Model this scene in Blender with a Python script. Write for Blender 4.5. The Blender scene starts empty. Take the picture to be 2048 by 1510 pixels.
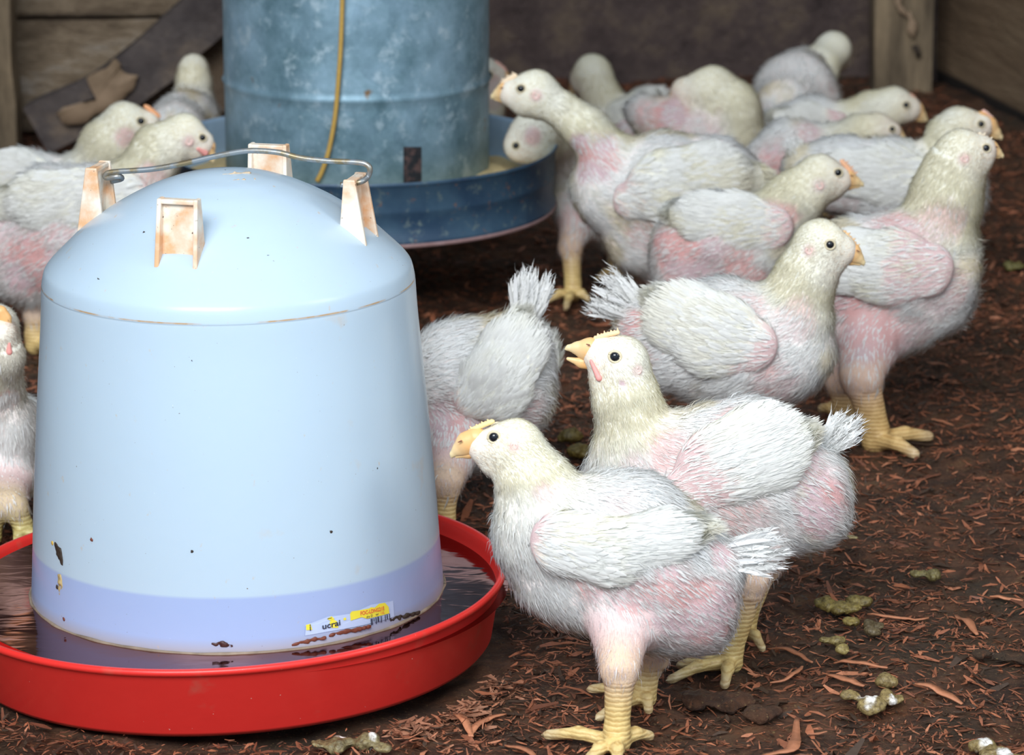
import bpy, math, numpy as np
from mathutils import Vector, Matrix
rng = np.random.default_rng(7)
SC = bpy.context.scene
COL = SC.collection
R = math.radians
# ------------------------------------------------------------------ camera
CAM_H, PITCH, FPX = 0.75, R(15.0), 7500.0
cd = bpy.data.cameras.new('camera'); cam = bpy.data.objects.new('camera', cd); COL.objects.link(cam)
cam.location = (0, 0, CAM_H); cam.rotation_euler = (R(90) - PITCH, 0, 0)
cd.sensor_width = 36; cd.lens = FPX / 2048 * 36; cd.clip_start = 0.05; cd.clip_end = 60
cd.dof.use_dof = True; cd.dof.focus_distance = 2.22; cd.dof.aperture_fstop = 17
SC.camera = cam
# ------------------------------------------------------------------ light
w = bpy.data.worlds.new('world'); SC.world = w; w.use_nodes = True
w.node_tree.nodes['Background'].inputs[0].default_value = (0.60, 0.80, 1.0, 1)
w.node_tree.nodes['Background'].inputs[1].default_value = 0.72
def area(name, loc, target, size, sizey, power, color):
    l = bpy.data.lights.new(name, 'AREA'); l.shape = 'RECTANGLE'; l.size = size; l.size_y = sizey
    l.energy = power; l.color = color
    o = bpy.data.objects.new(name, l); COL.objects.link(o); o.location = loc
    o.rotation_euler = (Vector(target) - Vector(loc)).to_track_quat('-Z', 'Y').to_euler()
    return o
area('daylight_opening', (-0.6, -0.35, 2.05), (0, 2.7, 0.05), 2.1, 1.3, 126, (0.97, 0.985, 1.0))
area('side_fill', (2.0, 1.2, 1.5), (0.1, 2.4, 0.1), 0.8, 0.8, 15, (1.0, 0.97, 0.93))  # added fill lamp, not an opening: brightens the birds' shaded right sides
SC.view_settings.view_transform = 'Standard'; SC.view_settings.look = 'None'
SC.view_settings.exposure = 0.0; SC.view_settings.gamma = 1.0; SC.view_settings.use_curve_mapping = False

# ------------------------------------------------------------------ helpers
CF = np.array([0, math.cos(PITCH), -math.sin(PITCH)]); CU = np.array([0, math.sin(PITCH), math.cos(PITCH)])
C0 = np.array([0, 0, CAM_H])
def ray(px, py): return CF + np.array([1., 0, 0]) * (px - 1024) / FPX - CU * (py - 755) / FPX
def W(px, py, Y):
    d = ray(px, py); return C0 + d * (Y / d[1])
def G(px, py, z=0.0):
    d = ray(px, py); return C0 + d * ((z - CAM_H) / d[2])
def px2m(p): return np.dot(p - C0, CF) / FPX
def unit(v):
    v = np.asarray(v, float); return v / (np.linalg.norm(v, axis=-1, keepdims=True) + 1e-12)

def linkmesh(name, me, mat=None, parent=None):
    o = bpy.data.objects.new(name, me); COL.objects.link(o)
    if mat is not None:
        for m in (mat if isinstance(mat, (list, tuple)) else [mat]): me.materials.append(m)
    if parent is not None: o.parent = parent
    return o
def npmesh(name, V, F, mat=None, parent=None, smooth=True, cols=None, matidx=None):
    """V (n,3); F list of arrays, each (m,k) faces of one size"""
    me = bpy.data.meshes.new(name); V = np.asarray(V, np.float32)
    Fs = [np.asarray(f, np.int32) for f in (F if isinstance(F, list) else [F]) if len(f)]
    loops = np.concatenate([f.ravel() for f in Fs])
    sizes = np.concatenate([np.full(len(f), f.shape[1], np.int32) for f in Fs])
    starts = np.concatenate([[0], np.cumsum(sizes)[:-1]]).astype(np.int32)
    me.vertices.add(len(V)); me.vertices.foreach_set('co', V.ravel())
    me.loops.add(len(loops)); me.loops.foreach_set('vertex_index', loops)
    me.polygons.add(len(sizes)); me.polygons.foreach_set('loop_start', starts)
    me.polygons.foreach_set('use_smooth', np.full(len(sizes), smooth, bool))
    if matidx is not None: me.polygons.foreach_set('material_index', np.asarray(matidx, np.int32))
    me.update(calc_edges=True)
    if cols is not None:
        a = me.color_attributes.new('Col', 'FLOAT_COLOR', 'POINT')
        c = np.ones((len(V), 4), np.float32); c[:, :3] = cols; a.data.foreach_set('color', c.ravel())
    return linkmesh(name, me, mat, parent)
def empty(name, loc=(0, 0, 0), label=None, cat=None, group=None, kind=None):
    o = bpy.data.objects.new(name, None); COL.objects.link(o); o.location = loc; o.empty_display_size = .02
    return tag(o, label, cat, group, kind)
def tag(o, label=None, cat=None, group=None, kind=None):
    if label: o['label'] = label
    if cat: o['category'] = cat
    if group: o['group'] = group
    if kind: o['kind'] = kind
    return o
def lathe(prof, n=96, axis=(0, 0), cap=False):
    prof = np.asarray(prof, float); m = len(prof); a = np.linspace(0, 2 * np.pi, n, endpoint=False)
    V = np.zeros((m, n, 3)); V[..., 0] = prof[:, None, 0] * np.cos(a) + axis[0]
    V[..., 1] = prof[:, None, 0] * np.sin(a) + axis[1]; V[..., 2] = prof[:, None, 1]
    i = np.arange(m - 1)[:, None] * n; j = np.arange(n)[None]; k = (j + 1) % n
    F = np.stack([i + j, i + k, i + n + k, i + n + j], -1).reshape(-1, 4)
    return V.reshape(-1, 3), F
def tube(P, r, n=12):
    P = np.asarray(P, float); m = len(P); r = np.broadcast_to(r, (m,))
    T = unit(np.gradient(P, axis=0)); ref = np.array([0, 0, 1.]) if abs(T[0, 2]) < .9 else np.array([1., 0, 0])
    V = []; N = unit(np.cross(T[0], ref))
    for i in range(m):
        N = unit(N - T[i] * np.dot(N, T[i])); B = np.cross(T[i], N)
        a = np.linspace(0, 2 * np.pi, n, endpoint=False)[:, None]
        V.append(P[i] + r[i] * (np.cos(a) * N + np.sin(a) * B))
    V = np.concatenate(V + [P[:1], P[-1:]]); i = np.arange(m - 1)[:, None] * n; j = np.arange(n)[None]; k = (j + 1) % n
    F = np.stack([i + j, i + k, i + n + k, i + n + j], -1).reshape(-1, 4)
    jj = np.arange(n); kk = (jj + 1) % n; e = (m - 1) * n
    T3 = np.concatenate([np.stack([kk, jj, np.full(n, m * n)], -1), np.stack([e + jj, e + kk, np.full(n, m * n + 1)], -1)])
    return V, [F, T3]
def spline(P, k=8):
    P = np.asarray(P, float); Q = np.vstack([2 * P[0] - P[1], P, 2 * P[-1] - P[-2]]); out = []
    for i in range(1, len(Q) - 2):
        for t in np.linspace(0, 1, k, endpoint=False):
            a, b, c, d = Q[i - 1], Q[i], Q[i + 1], Q[i + 2]
            out.append(.5 * ((2 * b) + (-a + c) * t + (2 * a - 5 * b + 4 * c - d) * t * t + (-a + 3 * b - 3 * c + d) * t ** 3))
    out.append(P[-1]); return np.array(out)
def box(lo, hi):
    x0, y0, z0 = lo; x1, y1, z1 = hi
    V = np.array([(x, y, z) for z in (z0, z1) for y in (y0, y1) for x in (x0, x1)], float)
    F = np.array([(0, 2, 3, 1), (4, 5, 7, 6), (0, 1, 5, 4), (2, 6, 7, 3), (0, 4, 6, 2), (1, 3, 7, 5)]); return V, F
def merge(parts):
    V = []; F = {}; o = 0
    for v, f in parts:
        for g in (f if isinstance(f, list) else [f]): F.setdefault(np.asarray(g).shape[1], []).append(np.asarray(g) + o)
        V.append(v); o += len(v)
    return np.concatenate(V), [np.concatenate(x) for x in F.values()]
_h = rng.random((64, 64, 64)).astype(np.float32)
def vnoise(P, s, seed=0):
    """value noise 0..1"""
    q = np.asarray(P) / s + seed * 17.31 + 1000.0; i = np.floor(q).astype(int); f = q - i; f = f * f * (3 - 2 * f); r = 0
    for a in (0, 1):
        for b in (0, 1):
            for c in (0, 1):
                h = _h[(i[..., 0] + a) & 63, (i[..., 1] + b) & 63, (i[..., 2] + c) & 63]
                r = r + h * (f[..., 0] if a else 1 - f[..., 0]) * (f[..., 1] if b else 1 - f[..., 1]) * (f[..., 2] if c else 1 - f[..., 2])
    return r
def fbm(P, s, o=4, seed=0):
    r = 0; a = .5
    for k in range(o): r = r + a * vnoise(P, s / 2 ** k, seed + k); a *= .5
    return r / (1 - .5 ** o)
def sstep(a, b, x): t = np.clip((x - a) / (b - a), 0, 1); return t * t * (3 - 2 * t)

# ------------------------------------------------------------------ materials
class NT:
    def __init__(s, name):
        s.m = bpy.data.materials.new(name); s.m.use_nodes = True; s.t = s.m.node_tree; s.n = s.t.nodes
        s.b = s.n['Principled BSDF']; s.out = s.n['Material Output']
    def new(s, t, **kw):
        x = s.n.new(t)
        for k, v in kw.items():
            if k in x.inputs.keys(): x.inputs[k].default_value = v
            else: setattr(x, k, v)
        return x
    def lk(s, a, b): s.t.links.new(a, b)
    def coord(s, sc=(1, 1, 1), kind='Object'):
        c = s.new('ShaderNodeTexCoord'); m = s.new('ShaderNodeMapping'); m.inputs['Scale'].default_value = sc
        s.lk(c.outputs[kind], m.inputs['Vector']); return m.outputs[0]
    def noise(s, scale, detail=4, rough=.55, sc=(1, 1, 1)):
        x = s.new('ShaderNodeTexNoise'); x.inputs['Scale'].default_value = scale; x.inputs['Detail'].default_value = detail
        x.inputs['Roughness'].default_value = rough; s.lk(s.coord(sc), x.inputs['Vector']); return x.outputs['Fac']
    def ramp(s, fac, stops):
        r = s.new('ShaderNodeValToRGB'); e = r.color_ramp.elements
        for i, (p, c) in enumerate(stops):
            if i >= 2: e.new(p)
            e[i].position = p; e[i].color = (*c, 1) if len(c) == 3 else c
        s.lk(fac, r.inputs[0]); return r.outputs[0]
    def mix(s, fac, a, b, mode='MIX'):
        x = s.new('ShaderNodeMix', data_type='RGBA', blend_type=mode)
        for sock, v in ((x.inputs[0], fac), (x.inputs[6], a), (x.inputs[7], b)):
            if isinstance(v, (int, float)): sock.default_value = v
            elif isinstance(v, tuple): sock.default_value = (*v, 1)
            else: s.lk(v, sock)
        return x.outputs[2]
    def bump(s, h, st=.3, dist=.002):
        b = s.new('ShaderNodeBump'); b.inputs['Strength'].default_value = st; b.inputs['Distance'].default_value = dist
        s.lk(h, b.inputs['Height']); s.lk(b.outputs[0], s.b.inputs['Normal'])
    def col(s, c): s.lk(c, s.b.inputs['Base Color']) if not isinstance(c, tuple) else setattr(s.b.inputs['Base Color'], 'default_value', (*c, 1))
    def set(s, **kw):
        for k, v in kw.items(): s.b.inputs[k.replace('_', ' ')].default_value = v
        return s
def m_simple(name, c, rough=.6, **kw):
    t = NT(name); t.col(c); t.set(Roughness=rough, **kw); return t.m
def m_attr(name, rough=.8, trans=0.0, bump=None, spec=.3, mult=None, sss=0):
    t = NT(name); a = t.new('ShaderNodeVertexColor', layer_name='Col'); c = a.outputs[0]
    if mult: c = t.mix(mult[1], c, t.ramp(t.noise(mult[0]), [(.3, (.55, .5, .5)), (.65, (1, 1, 1))]), 'MULTIPLY')
    t.lk(c, t.b.inputs['Base Color']); t.set(Roughness=rough); t.b.inputs['Specular IOR Level'].default_value = spec
    if sss:
        t.b.inputs['Subsurface Weight'].default_value = sss; t.b.inputs['Subsurface Radius'].default_value = (1, .4, .3)
        t.b.inputs['Subsurface Scale'].default_value = .004
    if bump: t.bump(t.noise(bump[0], 5), bump[1], bump[2])
    if trans:
        tr = t.new('ShaderNodeBsdfTranslucent'); t.lk(c, tr.inputs[0]); mx = t.new('ShaderNodeMixShader'); mx.inputs[0].default_value = trans
        t.lk(t.b.outputs[0], mx.inputs[1]); t.lk(tr.outputs[0], mx.inputs[2]); t.lk(mx.outputs[0], t.out.inputs[0])
    return t.m
M_FEATHER = m_attr('feather', .75, .30, spec=.15)
M_SKIN = m_attr('chicken_skin', .55, bump=(900, .35, .0012), spec=.3, sss=.0)
def m_leg():
    t = NT('scaly_leg'); a = t.new('ShaderNodeVertexColor', layer_name='Col')
    v = t.new('ShaderNodeTexWave', wave_type='BANDS', bands_direction='Z'); t.lk(t.coord(), v.inputs['Vector'])
    v.inputs['Scale'].default_value = 110; v.inputs['Distortion'].default_value = 2.0; v.inputs['Detail'].default_value = 2; v.inputs['Detail Scale'].default_value = 3
    c = t.mix(.55, a.outputs[0], t.ramp(v.outputs['Fac'], [(.0, (.66, .52, .34)), (.35, (1, 1, 1))]), 'MULTIPLY')
    c = t.mix(.35, c, t.ramp(t.noise(160, 4), [(.35, (.55, .42, .3)), (.55, (1, 1, 1))]), 'MULTIPLY')
    t.lk(c, t.b.inputs['Base Color']); t.set(Roughness=.42); t.bump(v.outputs['Fac'], .35, .0008); return t.m
M_LEG = m_leg()
M_BEAK = m_attr('beak_horn', .38, spec=.5, bump=(500, .15, .0006))
M_COMB = m_attr('comb_flesh', .5, spec=.4, bump=(900, .3, .0006))
M_EYE = m_simple('eye_black', (.012, .014, .018), .06)
M_EYERING = m_simple('eyelid_skin', (.72, .62, .42), .5)
M_CLAW = m_simple('claw', (.35, .32, .30), .4)

# ------------------------------------------------------------------ implicit surfaces
def prim_d(P, pr):
    a, b, ra, rb = pr[:4]; ba = b - a; L = np.dot(ba, ba) + 1e-12
    pa = P - a; t = np.clip((pa @ ba) / L, 0, 1)
    return np.sqrt(((pa - t[..., None] * ba) ** 2).sum(-1)) - (ra + (rb - ra) * t)
def sdf(P, prims):
    d = None
    for pr in prims:
        e = prim_d(P, pr); k = pr[4]
        if d is None: d = e; continue
        h = np.clip(k - np.abs(d - e), 0, None) / k
        d = np.minimum(d, e) - h * h * k * .25
    return d
def nets(prims, vox):
    lo = np.min([np.minimum(p[0] - p[2], p[1] - p[3]) for p in prims], 0) - 6 * vox
    hi = np.max([np.maximum(p[0] + p[2], p[1] + p[3]) for p in prims], 0) + 6 * vox
    n = np.ceil((hi - lo) / vox).astype(int) + 1
    ax = [lo[i] + np.arange(n[i]) * vox for i in range(3)]
    Fd = np.empty(n, np.float32); g = np.stack(np.meshgrid(ax[1], ax[2], indexing='ij'), -1)
    for s in range(0, n[0], 16):
        xs = ax[0][s:s + 16]; P = np.empty((len(xs), n[1], n[2], 3)); P[..., 0] = xs[:, None, None]; P[..., 1:] = g
        Fd[s:s + 16] = sdf(P, prims)
    S = Fd < 0
    c = [S[a:n[0] - 1 + a, b:n[1] - 1 + b, d:n[2] - 1 + d] for a in (0, 1) for b in (0, 1) for d in (0, 1)]
    cnt = sum(x.astype(np.int8) for x in c); act = (cnt > 0) & (cnt < 8)
    idx = np.argwhere(act); vid = -np.ones(act.shape, np.int32); vid[act] = np.arange(len(idx))
    acc = np.zeros((len(idx), 3)); num = np.zeros(len(idx))
    cor = [(a, b, d) for a in (0, 1) for b in (0, 1) for d in (0, 1)]
    for i in range(8):
        for j in range(i + 1, 8):
            A, B = np.array(cor[i]), np.array(cor[j])
            if np.abs(A - B).sum() != 1: continue
            fa = Fd[tuple((idx + A).T)]; fb = Fd[tuple((idx + B).T)]; m = (fa < 0) != (fb < 0)
            t = np.where(m, fa / np.where(fa == fb, 1, fa - fb), 0)
            acc += np.where(m[:, None], (idx + A) + t[:, None] * (B - A), 0); num += m
    V = lo + acc / num[:, None] * vox
    Q = []
    for ax_ in range(3):
        sl0 = [slice(None)] * 3; sl1 = [slice(None)] * 3; sl0[ax_] = slice(0, -1); sl1[ax_] = slice(1, None)
        a, b = S[tuple(sl0)], S[tuple(sl1)]; e = np.argwhere(a != b); inside = a[tuple(e.T)]
        o1, o2 = [(1, 2), (2, 0), (0, 1)][ax_]
        ok = (e[:, o1] > 0) & (e[:, o2] > 0) & (e[:, o1] < n[o1] - 1) & (e[:, o2] < n[o2] - 1); e = e[ok]; inside = inside[ok]
        def v(d1, d2):
            q = e.copy(); q[:, o1] -= d1; q[:, o2] -= d2; return vid[tuple(q.T)]
        q = np.stack([v(1, 1), v(0, 1), v(0, 0), v(1, 0)], -1); q[~inside] = q[~inside][:, ::-1]; Q.append(q)
    Q = np.concatenate(Q)
    for _ in range(2):
        e = vox * .2; d = sdf(V, prims); gr = np.stack([sdf(V + np.eye(3)[i] * e, prims) - d for i in range(3)], -1) / e
        V = V - np.clip(d / ((gr ** 2).sum(-1) + 1e-6), -vox, vox)[:, None] * gr
    N = unit(gr)
    return V, Q, N

# ------------------------------------------------------------------ feathers
def blades(name, P, N, flow, L, Wd, cols, lift, mat, parent, twist=.9, jit=.25):
    n = len(P); N = unit(N)
    t = flow - N * (flow * N).sum(-1, keepdims=True) + rng.normal(0, jit * .5, (n, 3)); t = t - N * (t * N).sum(-1, keepdims=True) * .7; t = unit(t)
    lift = lift * (1 + rng.normal(0, .35, n)); d = unit(t * np.cos(lift)[:, None] + N * np.sin(lift)[:, None])
    s = unit(np.cross(N, d)); u = np.cross(d, s); a = rng.normal(0, twist * .5, n)[:, None]
    a = np.clip(a, -1.1, 1.1); s = -(s * np.cos(a) + u * np.sin(a))
    d2 = unit(t * np.cos(lift * .35)[:, None] + N * np.sin(lift * .35)[:, None] + rng.normal(0, jit * .35, (n, 3)))
    L = L[:, None]; w_ = (Wd * .5)[:, None]; p0 = P - N * .0006
    p1 = P + d * L * .45; p2 = p1 + d2 * L * .55
    V = np.stack([p0 - s * w_ * .6, p0 + s * w_ * .6, p1 - s * w_, p1 + s * w_, p2], 1).reshape(-1, 3)
    b = np.arange(n)[:, None] * 5
    F = [b + np.array([[0, 1, 3, 2]]), b + np.array([[2, 3, 4]])]
    C = np.repeat(cols, 5, 0)
    o = npmesh(name, V, F, mat, parent, True, C)
    o.data.normals_split_custom_set_from_vertices(np.repeat(unit(N + .22 * d), 5, 0) + rng.normal(0, .10, (n * 5, 3)))
    return o
def vanes(name, P0, P1, up, Wd, bend, cols, mat, parent, K=7):
    """long feathers from P0 to P1, flat face along up, bend = sag vector"""
    n = len(P0); t = np.linspace(0, 1, K)[None, :, None]; ax = P1 - P0; L = np.linalg.norm(ax, axis=-1)[:, None, None]
    c = P0[:, None] + ax[:, None] * t + bend[:, None] * (t * t - t * .5)
    s = unit(np.cross(ax, up))[:, None]; u = unit(up)[:, None]
    prof = (np.sqrt(np.clip(t, 0, 1)) * .75 + .25) * np.sqrt(np.clip(1.02 - t ** 3, 0, 1)); w_ = Wd[:, None, None] * .5 * prof
    w2 = w_ * (1 + rng.normal(0, .16, (n, K, 1)))
    V = np.stack([c - s * w_ - u * w_ * .25, c, c + s * w2 - u * w_ * .25], 2).reshape(-1, 3)
    b = (np.arange(n)[:, None] * K + np.arange(K - 1)[None]).reshape(-1, 1) * 3
    F = np.concatenate([b + np.array([[0, 1, 4, 3]]), b + np.array([[1, 2, 5, 4]])])
    return npmesh(name, V, F, mat, parent, True, np.repeat(cols, K * 3, 0))
def sample(V, Q, N, n, weight=None):
    A = np.linalg.norm(np.cross(V[Q[:, 1]] - V[Q[:, 0]], V[Q[:, 3]] - V[Q[:, 0]]), axis=-1)
    if weight is not None: A = A * weight[Q].mean(1)
    c = np.cumsum(A); f = np.searchsorted(c, rng.random(n) * c[-1]); f = np.minimum(f, len(Q) - 1)
    a, b = rng.random(n)[:, None], rng.random(n)[:, None]; q = Q[f]
    wt = [(1 - a) * (1 - b), a * (1 - b), a * b, (1 - a) * b]
    return sum(w_ * V[q[:, i]] for i, w_ in enumerate(wt)), unit(sum(w_ * N[q[:, i]] for i, w_ in enumerate(wt))), q[:, 0]
WHITE = np.array([.95, .95, .93]); CREAM = np.array([.94, .87, .63]); PALE = np.array([.94, .92, .80]); PINK = np.array([.68, .37, .35])
YEL = np.array([.78, .58, .24]); MAUVE = np.array([.62, .46, .48]); SKIN = np.array([.90, .83, .80]); STAIN = np.array([.80, .66, .33])

# ------------------------------------------------------------------ chicken builder
ALL_CH = []
def chicken(D):
    Y0 = D['Y']; s = D.get('slope', 0.0); q = D.get('q', 1.0)     # q: detail
    t0 = D['torso'][len(D['torso']) // 2]; P0 = W(t0[0], t0[1], Y0)
    nv = unit(np.array([-s, 1.0, 0])); uv = unit(np.array([1.0, s, 0])); wv = np.array([0, 0, 1.])
    B = np.stack([uv, nv, wv]); LS = D.get('squash', .86)
    def onplane(px, py, off=0.0):
        d = ray(px, py); return C0 + d * (np.dot(P0 + nv * off - C0, nv) / np.dot(d, nv))
    shr = 5.0
    def J(j):                       # (px,py,r[,Yabs]) -> world, radius m
        p = onplane(j[0], j[1]) if len(j) < 4 or j[3] is None else W(j[0], j[1], j[3])
        return p, max(j[2] - (shr if j[2] > 55 or len(j) > 4 else 1.5), 3) * px2m(p)
    def toq(p): r = (np.asarray(p) - P0) @ B.T; r[..., 1] /= LS; return r
    def fromq(r): r = np.array(r); r[..., 1] *= LS; return r @ B + P0
    def nfromq(n): n = np.array(n); n[..., 1] /= LS; return unit(n @ B)
    prims = []; info = []           # info: (tag, flow world)
    def chain(js, k, tg, flowsign):
        pts = [J(j) for j in js]
        if len(pts) == 1: pts = pts * 2
        for (a, ra), (b, rb) in zip(pts, pts[1:]):
            prims.append((toq(a), toq(b), ra, rb, k)); f = (a - b) * flowsign
            info.append((tg, unit(f) if np.linalg.norm(f) > 1e-5 else None))
        return pts
    tor = chain(D['torso'], .016, 'torso', 1)
    for ex in D.get('extra', []): chain(ex, .014, 'torso', 1)
    nk = chain(D['neck'], .014, 'neck', 1) if 'neck' in D else []
    hd = D.get('head'); headinfo = None
    if hd:
        cr = J(hd['cran']); fc = J(hd['face'])
        if nk: prims.append((toq(nk[-1][0]), toq(cr[0]), nk[-1][1], cr[1], .010)); info.append(('head', unit(nk[-1][0] - cr[0])))
        prims.append((toq(cr[0]), toq(fc[0]), cr[1] * .97, fc[1], .006)); info.append(('head', unit(cr[0] - fc[0])))
        if 'jaw' in hd:
            jw = J(hd['jaw']); prims.append((toq(cr[0]), toq(jw[0]), jw[1], jw[1] * .9, .006)); info.append(('head', unit(cr[0] - fc[0])))
    # flow default = direction breast -> rump
    rear = unit(tor[0][0] - tor[-1][0])
    info = [(t, f if f is not None else rear) for t, f in info]
    # legs
    for lg in D.get('legs', []):
        foot = G(*lg['foot'], z=.005); Yf = foot[1]
        hk = W(lg['hock'][0], lg['hock'][1], Yf + lg.get('dy', 0)); u = px2m(foot)
        hp = W(lg['hip'][0], lg['hip'][1], Yf * .35 + Y0 * .65)
        r1, r2, r3 = [x * u for x in lg.get('r', (55, 30, 23))]
        prims.append((toq(hp), toq(hk), r1, r2, .012)); info.append(('tibia', unit(hk - hp)))
        an = foot + np.array([0, 0, .008])
        prims.append((toq(hk), toq(an), r2 * .86, r3, .006)); info.append(('shank', unit(an - hk)))
        prims.append((toq(an), toq(foot), r3, r3 * 1.05, .003)); info.append(('shank', unit(an - hk)))
        for tx, ty in lg['toes']:
            te = G(tx, ty, z=.0035); td = te - foot; mid = foot + td * .5 + np.array([0, 0, .0035])
            rt = r3 * .52
            prims.append((toq(foot), toq(mid), rt * 1.25, rt, .003)); info.append(('toe', unit(td)))
            tip = foot + td * .9; prims.append((toq(mid), toq(tip), rt, rt * .8, .0025)); info.append(('toe', unit(td)))
            prims.append((toq(tip), toq(te - [0, 0, .001]), rt * .55, .0007, .0015)); info.append(('claw', unit(td)))
    vox = (.0021 if q >= 1 else .003) * D.get('vs', 1)
    V, Q, Nq = nets(prims, vox)
    dd = np.stack([prim_d(V, p) for p in prims], -1); tags = [i[0] for i in info]
    wgt = np.exp(-np.clip(dd, -.002, None) / .006); wgt /= wgt.sum(-1, keepdims=True)
    flow = wgt @ np.stack([i[1] for i in info])
    tc = {'torso': SKIN, 'neck': PALE * .97, 'head': PALE * .98, 'tibia': np.array([.78, .56, .55]), 'shank': YEL, 'toe': YEL * 1.06, 'claw': np.array([.38, .34, .30])}
    if 'legcol' in D: tc['shank'] = tc['toe'] = np.array(D['legcol'])
    colr = wgt @ np.stack([tc[t] for t in tags])
    Vw = fromq(V); Nw = nfromq(Nq)
    near = np.argmin(dd, -1); tg = np.array(tags)[near]
    legv = np.isin(tg, ['shank', 'toe', 'claw'])
    # lumps
    am = np.where(legv, .0003, np.where(np.isin(tg, ['head']), .0005, .0022))
    Vw = Vw + Nw * ((fbm(Vw, .022, 3, 3) - .5) * 2 * am)[:, None]
    def hit(px, py):
        d = unit(ray(px, py)); P = onplane(px, py); t = np.dot(P - C0, d) - .12
        for _ in range(60):
            p = C0 + d * t; e = sdf(toq(p)[None], prims)[0]
            if e < .0004: return p
            t += max(e * .8, .0006)
            if t > np.dot(P - C0, d) + .12: break
        return P - nv * .03
    # bare patches: (px,py,r) on the near side, mirrored on the far side
    pink = np.zeros(len(V)); bl = fbm(Vw, .012, 3, 9)
    for pt in D.get('pink', []):
        c = hit(pt[0], pt[1]); r = pt[2] * px2m(c); off = np.dot(c - P0, nv); c2 = c - 2 * nv * off
        for cc, g_ in ((c, 1), (c2, .9)):
            dist = np.linalg.norm((Vw - cc) * (1, 1, 1), axis=-1) / r + (bl - .5) * .9
            pink = np.maximum(pink, (1 - sstep(.65, 1.15, dist)) * g_ * (pt[3] if len(pt) > 3 else 1))
    if hd and hd.get('ear'):
        c = hit(*hd['ear']); r = 17 * px2m(c); off = np.dot(c - P0, nv)
        for cc in (c, c - 2 * nv * off): pink = np.maximum(pink, .55 * (1 - sstep(.5, 1.1, np.linalg.norm(Vw - cc, axis=-1) / r)))
    pink[legv] = 0
    hue = sstep(.35, .65, fbm(Vw, .02, 2, 21))[:, None]
    colr = colr * (1 - pink[:, None]) + (PINK * hue + MAUVE * (1 - hue)) * pink[:, None]
    stain = sstep(.58, .75, fbm(Vw, .03, 3, 31 + D.get('seed', 0)))
    # dirt on the soles
    root = empty('chicken', (Vw[:, 0].mean(), Vw[:, 1].mean(), 0), D['label'], 'chicken', 'young white chickens in the pen')
    def up_(o):
        o.matrix_parent_inverse = Matrix.Translation(-Vector(root.location)); return o
    if hd:
        bk = J((*hd['beak'][0], 1))[0] if len(hd['face']) < 4 else W(*hd['beak'][0], hd['face'][3])
        rd = (.55 * np.exp(-(np.linalg.norm(Vw - bk, axis=-1) / .008) ** 2))[:, None]; colr = colr * (1 - rd) + np.array([.90, .55, .40]) * rd
    facemat = legv[Q].sum(1) >= 3
    up_(npmesh('body', Vw, [Q], [M_SKIN, M_LEG], root, True, colr, facemat.astype(int)))
    # down and small feathers
    ht = np.isin(tg, ['head']); nt = tg == 'neck'; tb = tg == 'tibia'
    headw = wgt[:, [i for i, t in enumerate(tags) if t == 'head']].sum(-1) if hd else np.zeros(len(V))
    neckw = wgt[:, [i for i, t in enumerate(tags) if t == 'neck']].sum(-1) if nk else np.zeros(len(V))
    facew = np.zeros(len(V))
    if hd:
        bb = J((*hd['beak'][0], 1, hd.get('Y')))[0]; bt = J((*hd['beak'][1], 1, hd.get('Y')))[0]; 
        if len(hd['cran']) > 3: bb = W(*hd['beak'][0], hd['face'][3]); bt = W(*hd['beak'][1], hd['face'][3])
        facew = np.exp(-(np.linalg.norm(Vw - bb, axis=-1) / .013) ** 2) * headw
        fcol = np.array([.88, .66, .50]); 
    dens = np.where(legv, 0, 1 - pink * .90) * (1 - .72 * tb) * (1 - .92 * np.clip(facew * 1.3, 0, 1))
    # size of the little feathers
    nb = int(62000 * q * D.get('dens', 1))
    P, N, vi = sample(Vw, Q, Nw, nb, dens * (1 + 1.3 * headw + .5 * neckw))
    L = (.0085 * (1 - .72 * np.clip(headw[vi], 0, 1) - .30 * neckw[vi]) * (1 - .45 * pink[vi])) * rng.uniform(.6, 1.35, nb) * D.get('fl', 1)
    L = np.where(tb[vi], L * .5, L)
    wd = L * .045 * (1 + .6 * (q < 1)) * np.where(headw[vi] > .5, 1.4, 1) * np.where(rng.random(nb) < .20, 2.4, 1)
    cr_ = CREAM * .55 + PALE * .45; hn = np.clip(headw + neckw, 0, 1)
    yel = D.get('cream', 1.0) * hn * (.45 + .75 * sstep(.3, .7, fbm(Vw, .03, 2, 44)))
    yel = np.clip(yel, 0, 1)
    bc = WHITE * (1 - yel[vi, None]) + cr_ * yel[vi, None]
    st = (stain[vi] * .45)[:, None] * (1 - hn[vi])[:, None]; bc = bc * (1 - st) + STAIN * st
    pk = (pink[vi] * .6)[:, None]; bc = bc * (1 - pk) + np.array([.79, .61, .58]) * pk
    if hd: pk = np.clip((.75 if q >= 1 else .95) * np.exp(-(np.linalg.norm(P - bb, axis=-1) / .0115) ** 2), 0, 1)[:, None]; bc = bc * (1 - pk) + np.array([.90, .55, .42]) * pk
    tt_ = (tb[vi] * .6)[:, None]; bc = bc * (1 - tt_) + np.array([.84, .68, .66]) * tt_
    if hd: pk = (.6 * np.exp(-(np.linalg.norm(P - bb, axis=-1) / .022) ** 2))[:, None]; bc = bc * (1 - pk) + np.array([.90, .76, .64]) * pk
    bc = bc * rng.uniform(.93, 1.05, (nb, 1))
    fl = flow[vi].copy(); fl[:, 2] -= .35 * (1 - hn[vi])
    o = up_(blades('down_feathers', P, N, fl, L, wd, np.clip(bc, 0, .96), .13 + .42 * (rng.random(nb) < .10) + .14 * (neckw[vi] > .4) + .25 * pink[vi] + .2 * tb[vi], M_FEATHER, root)); o['kind'] = 'stuff'
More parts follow.
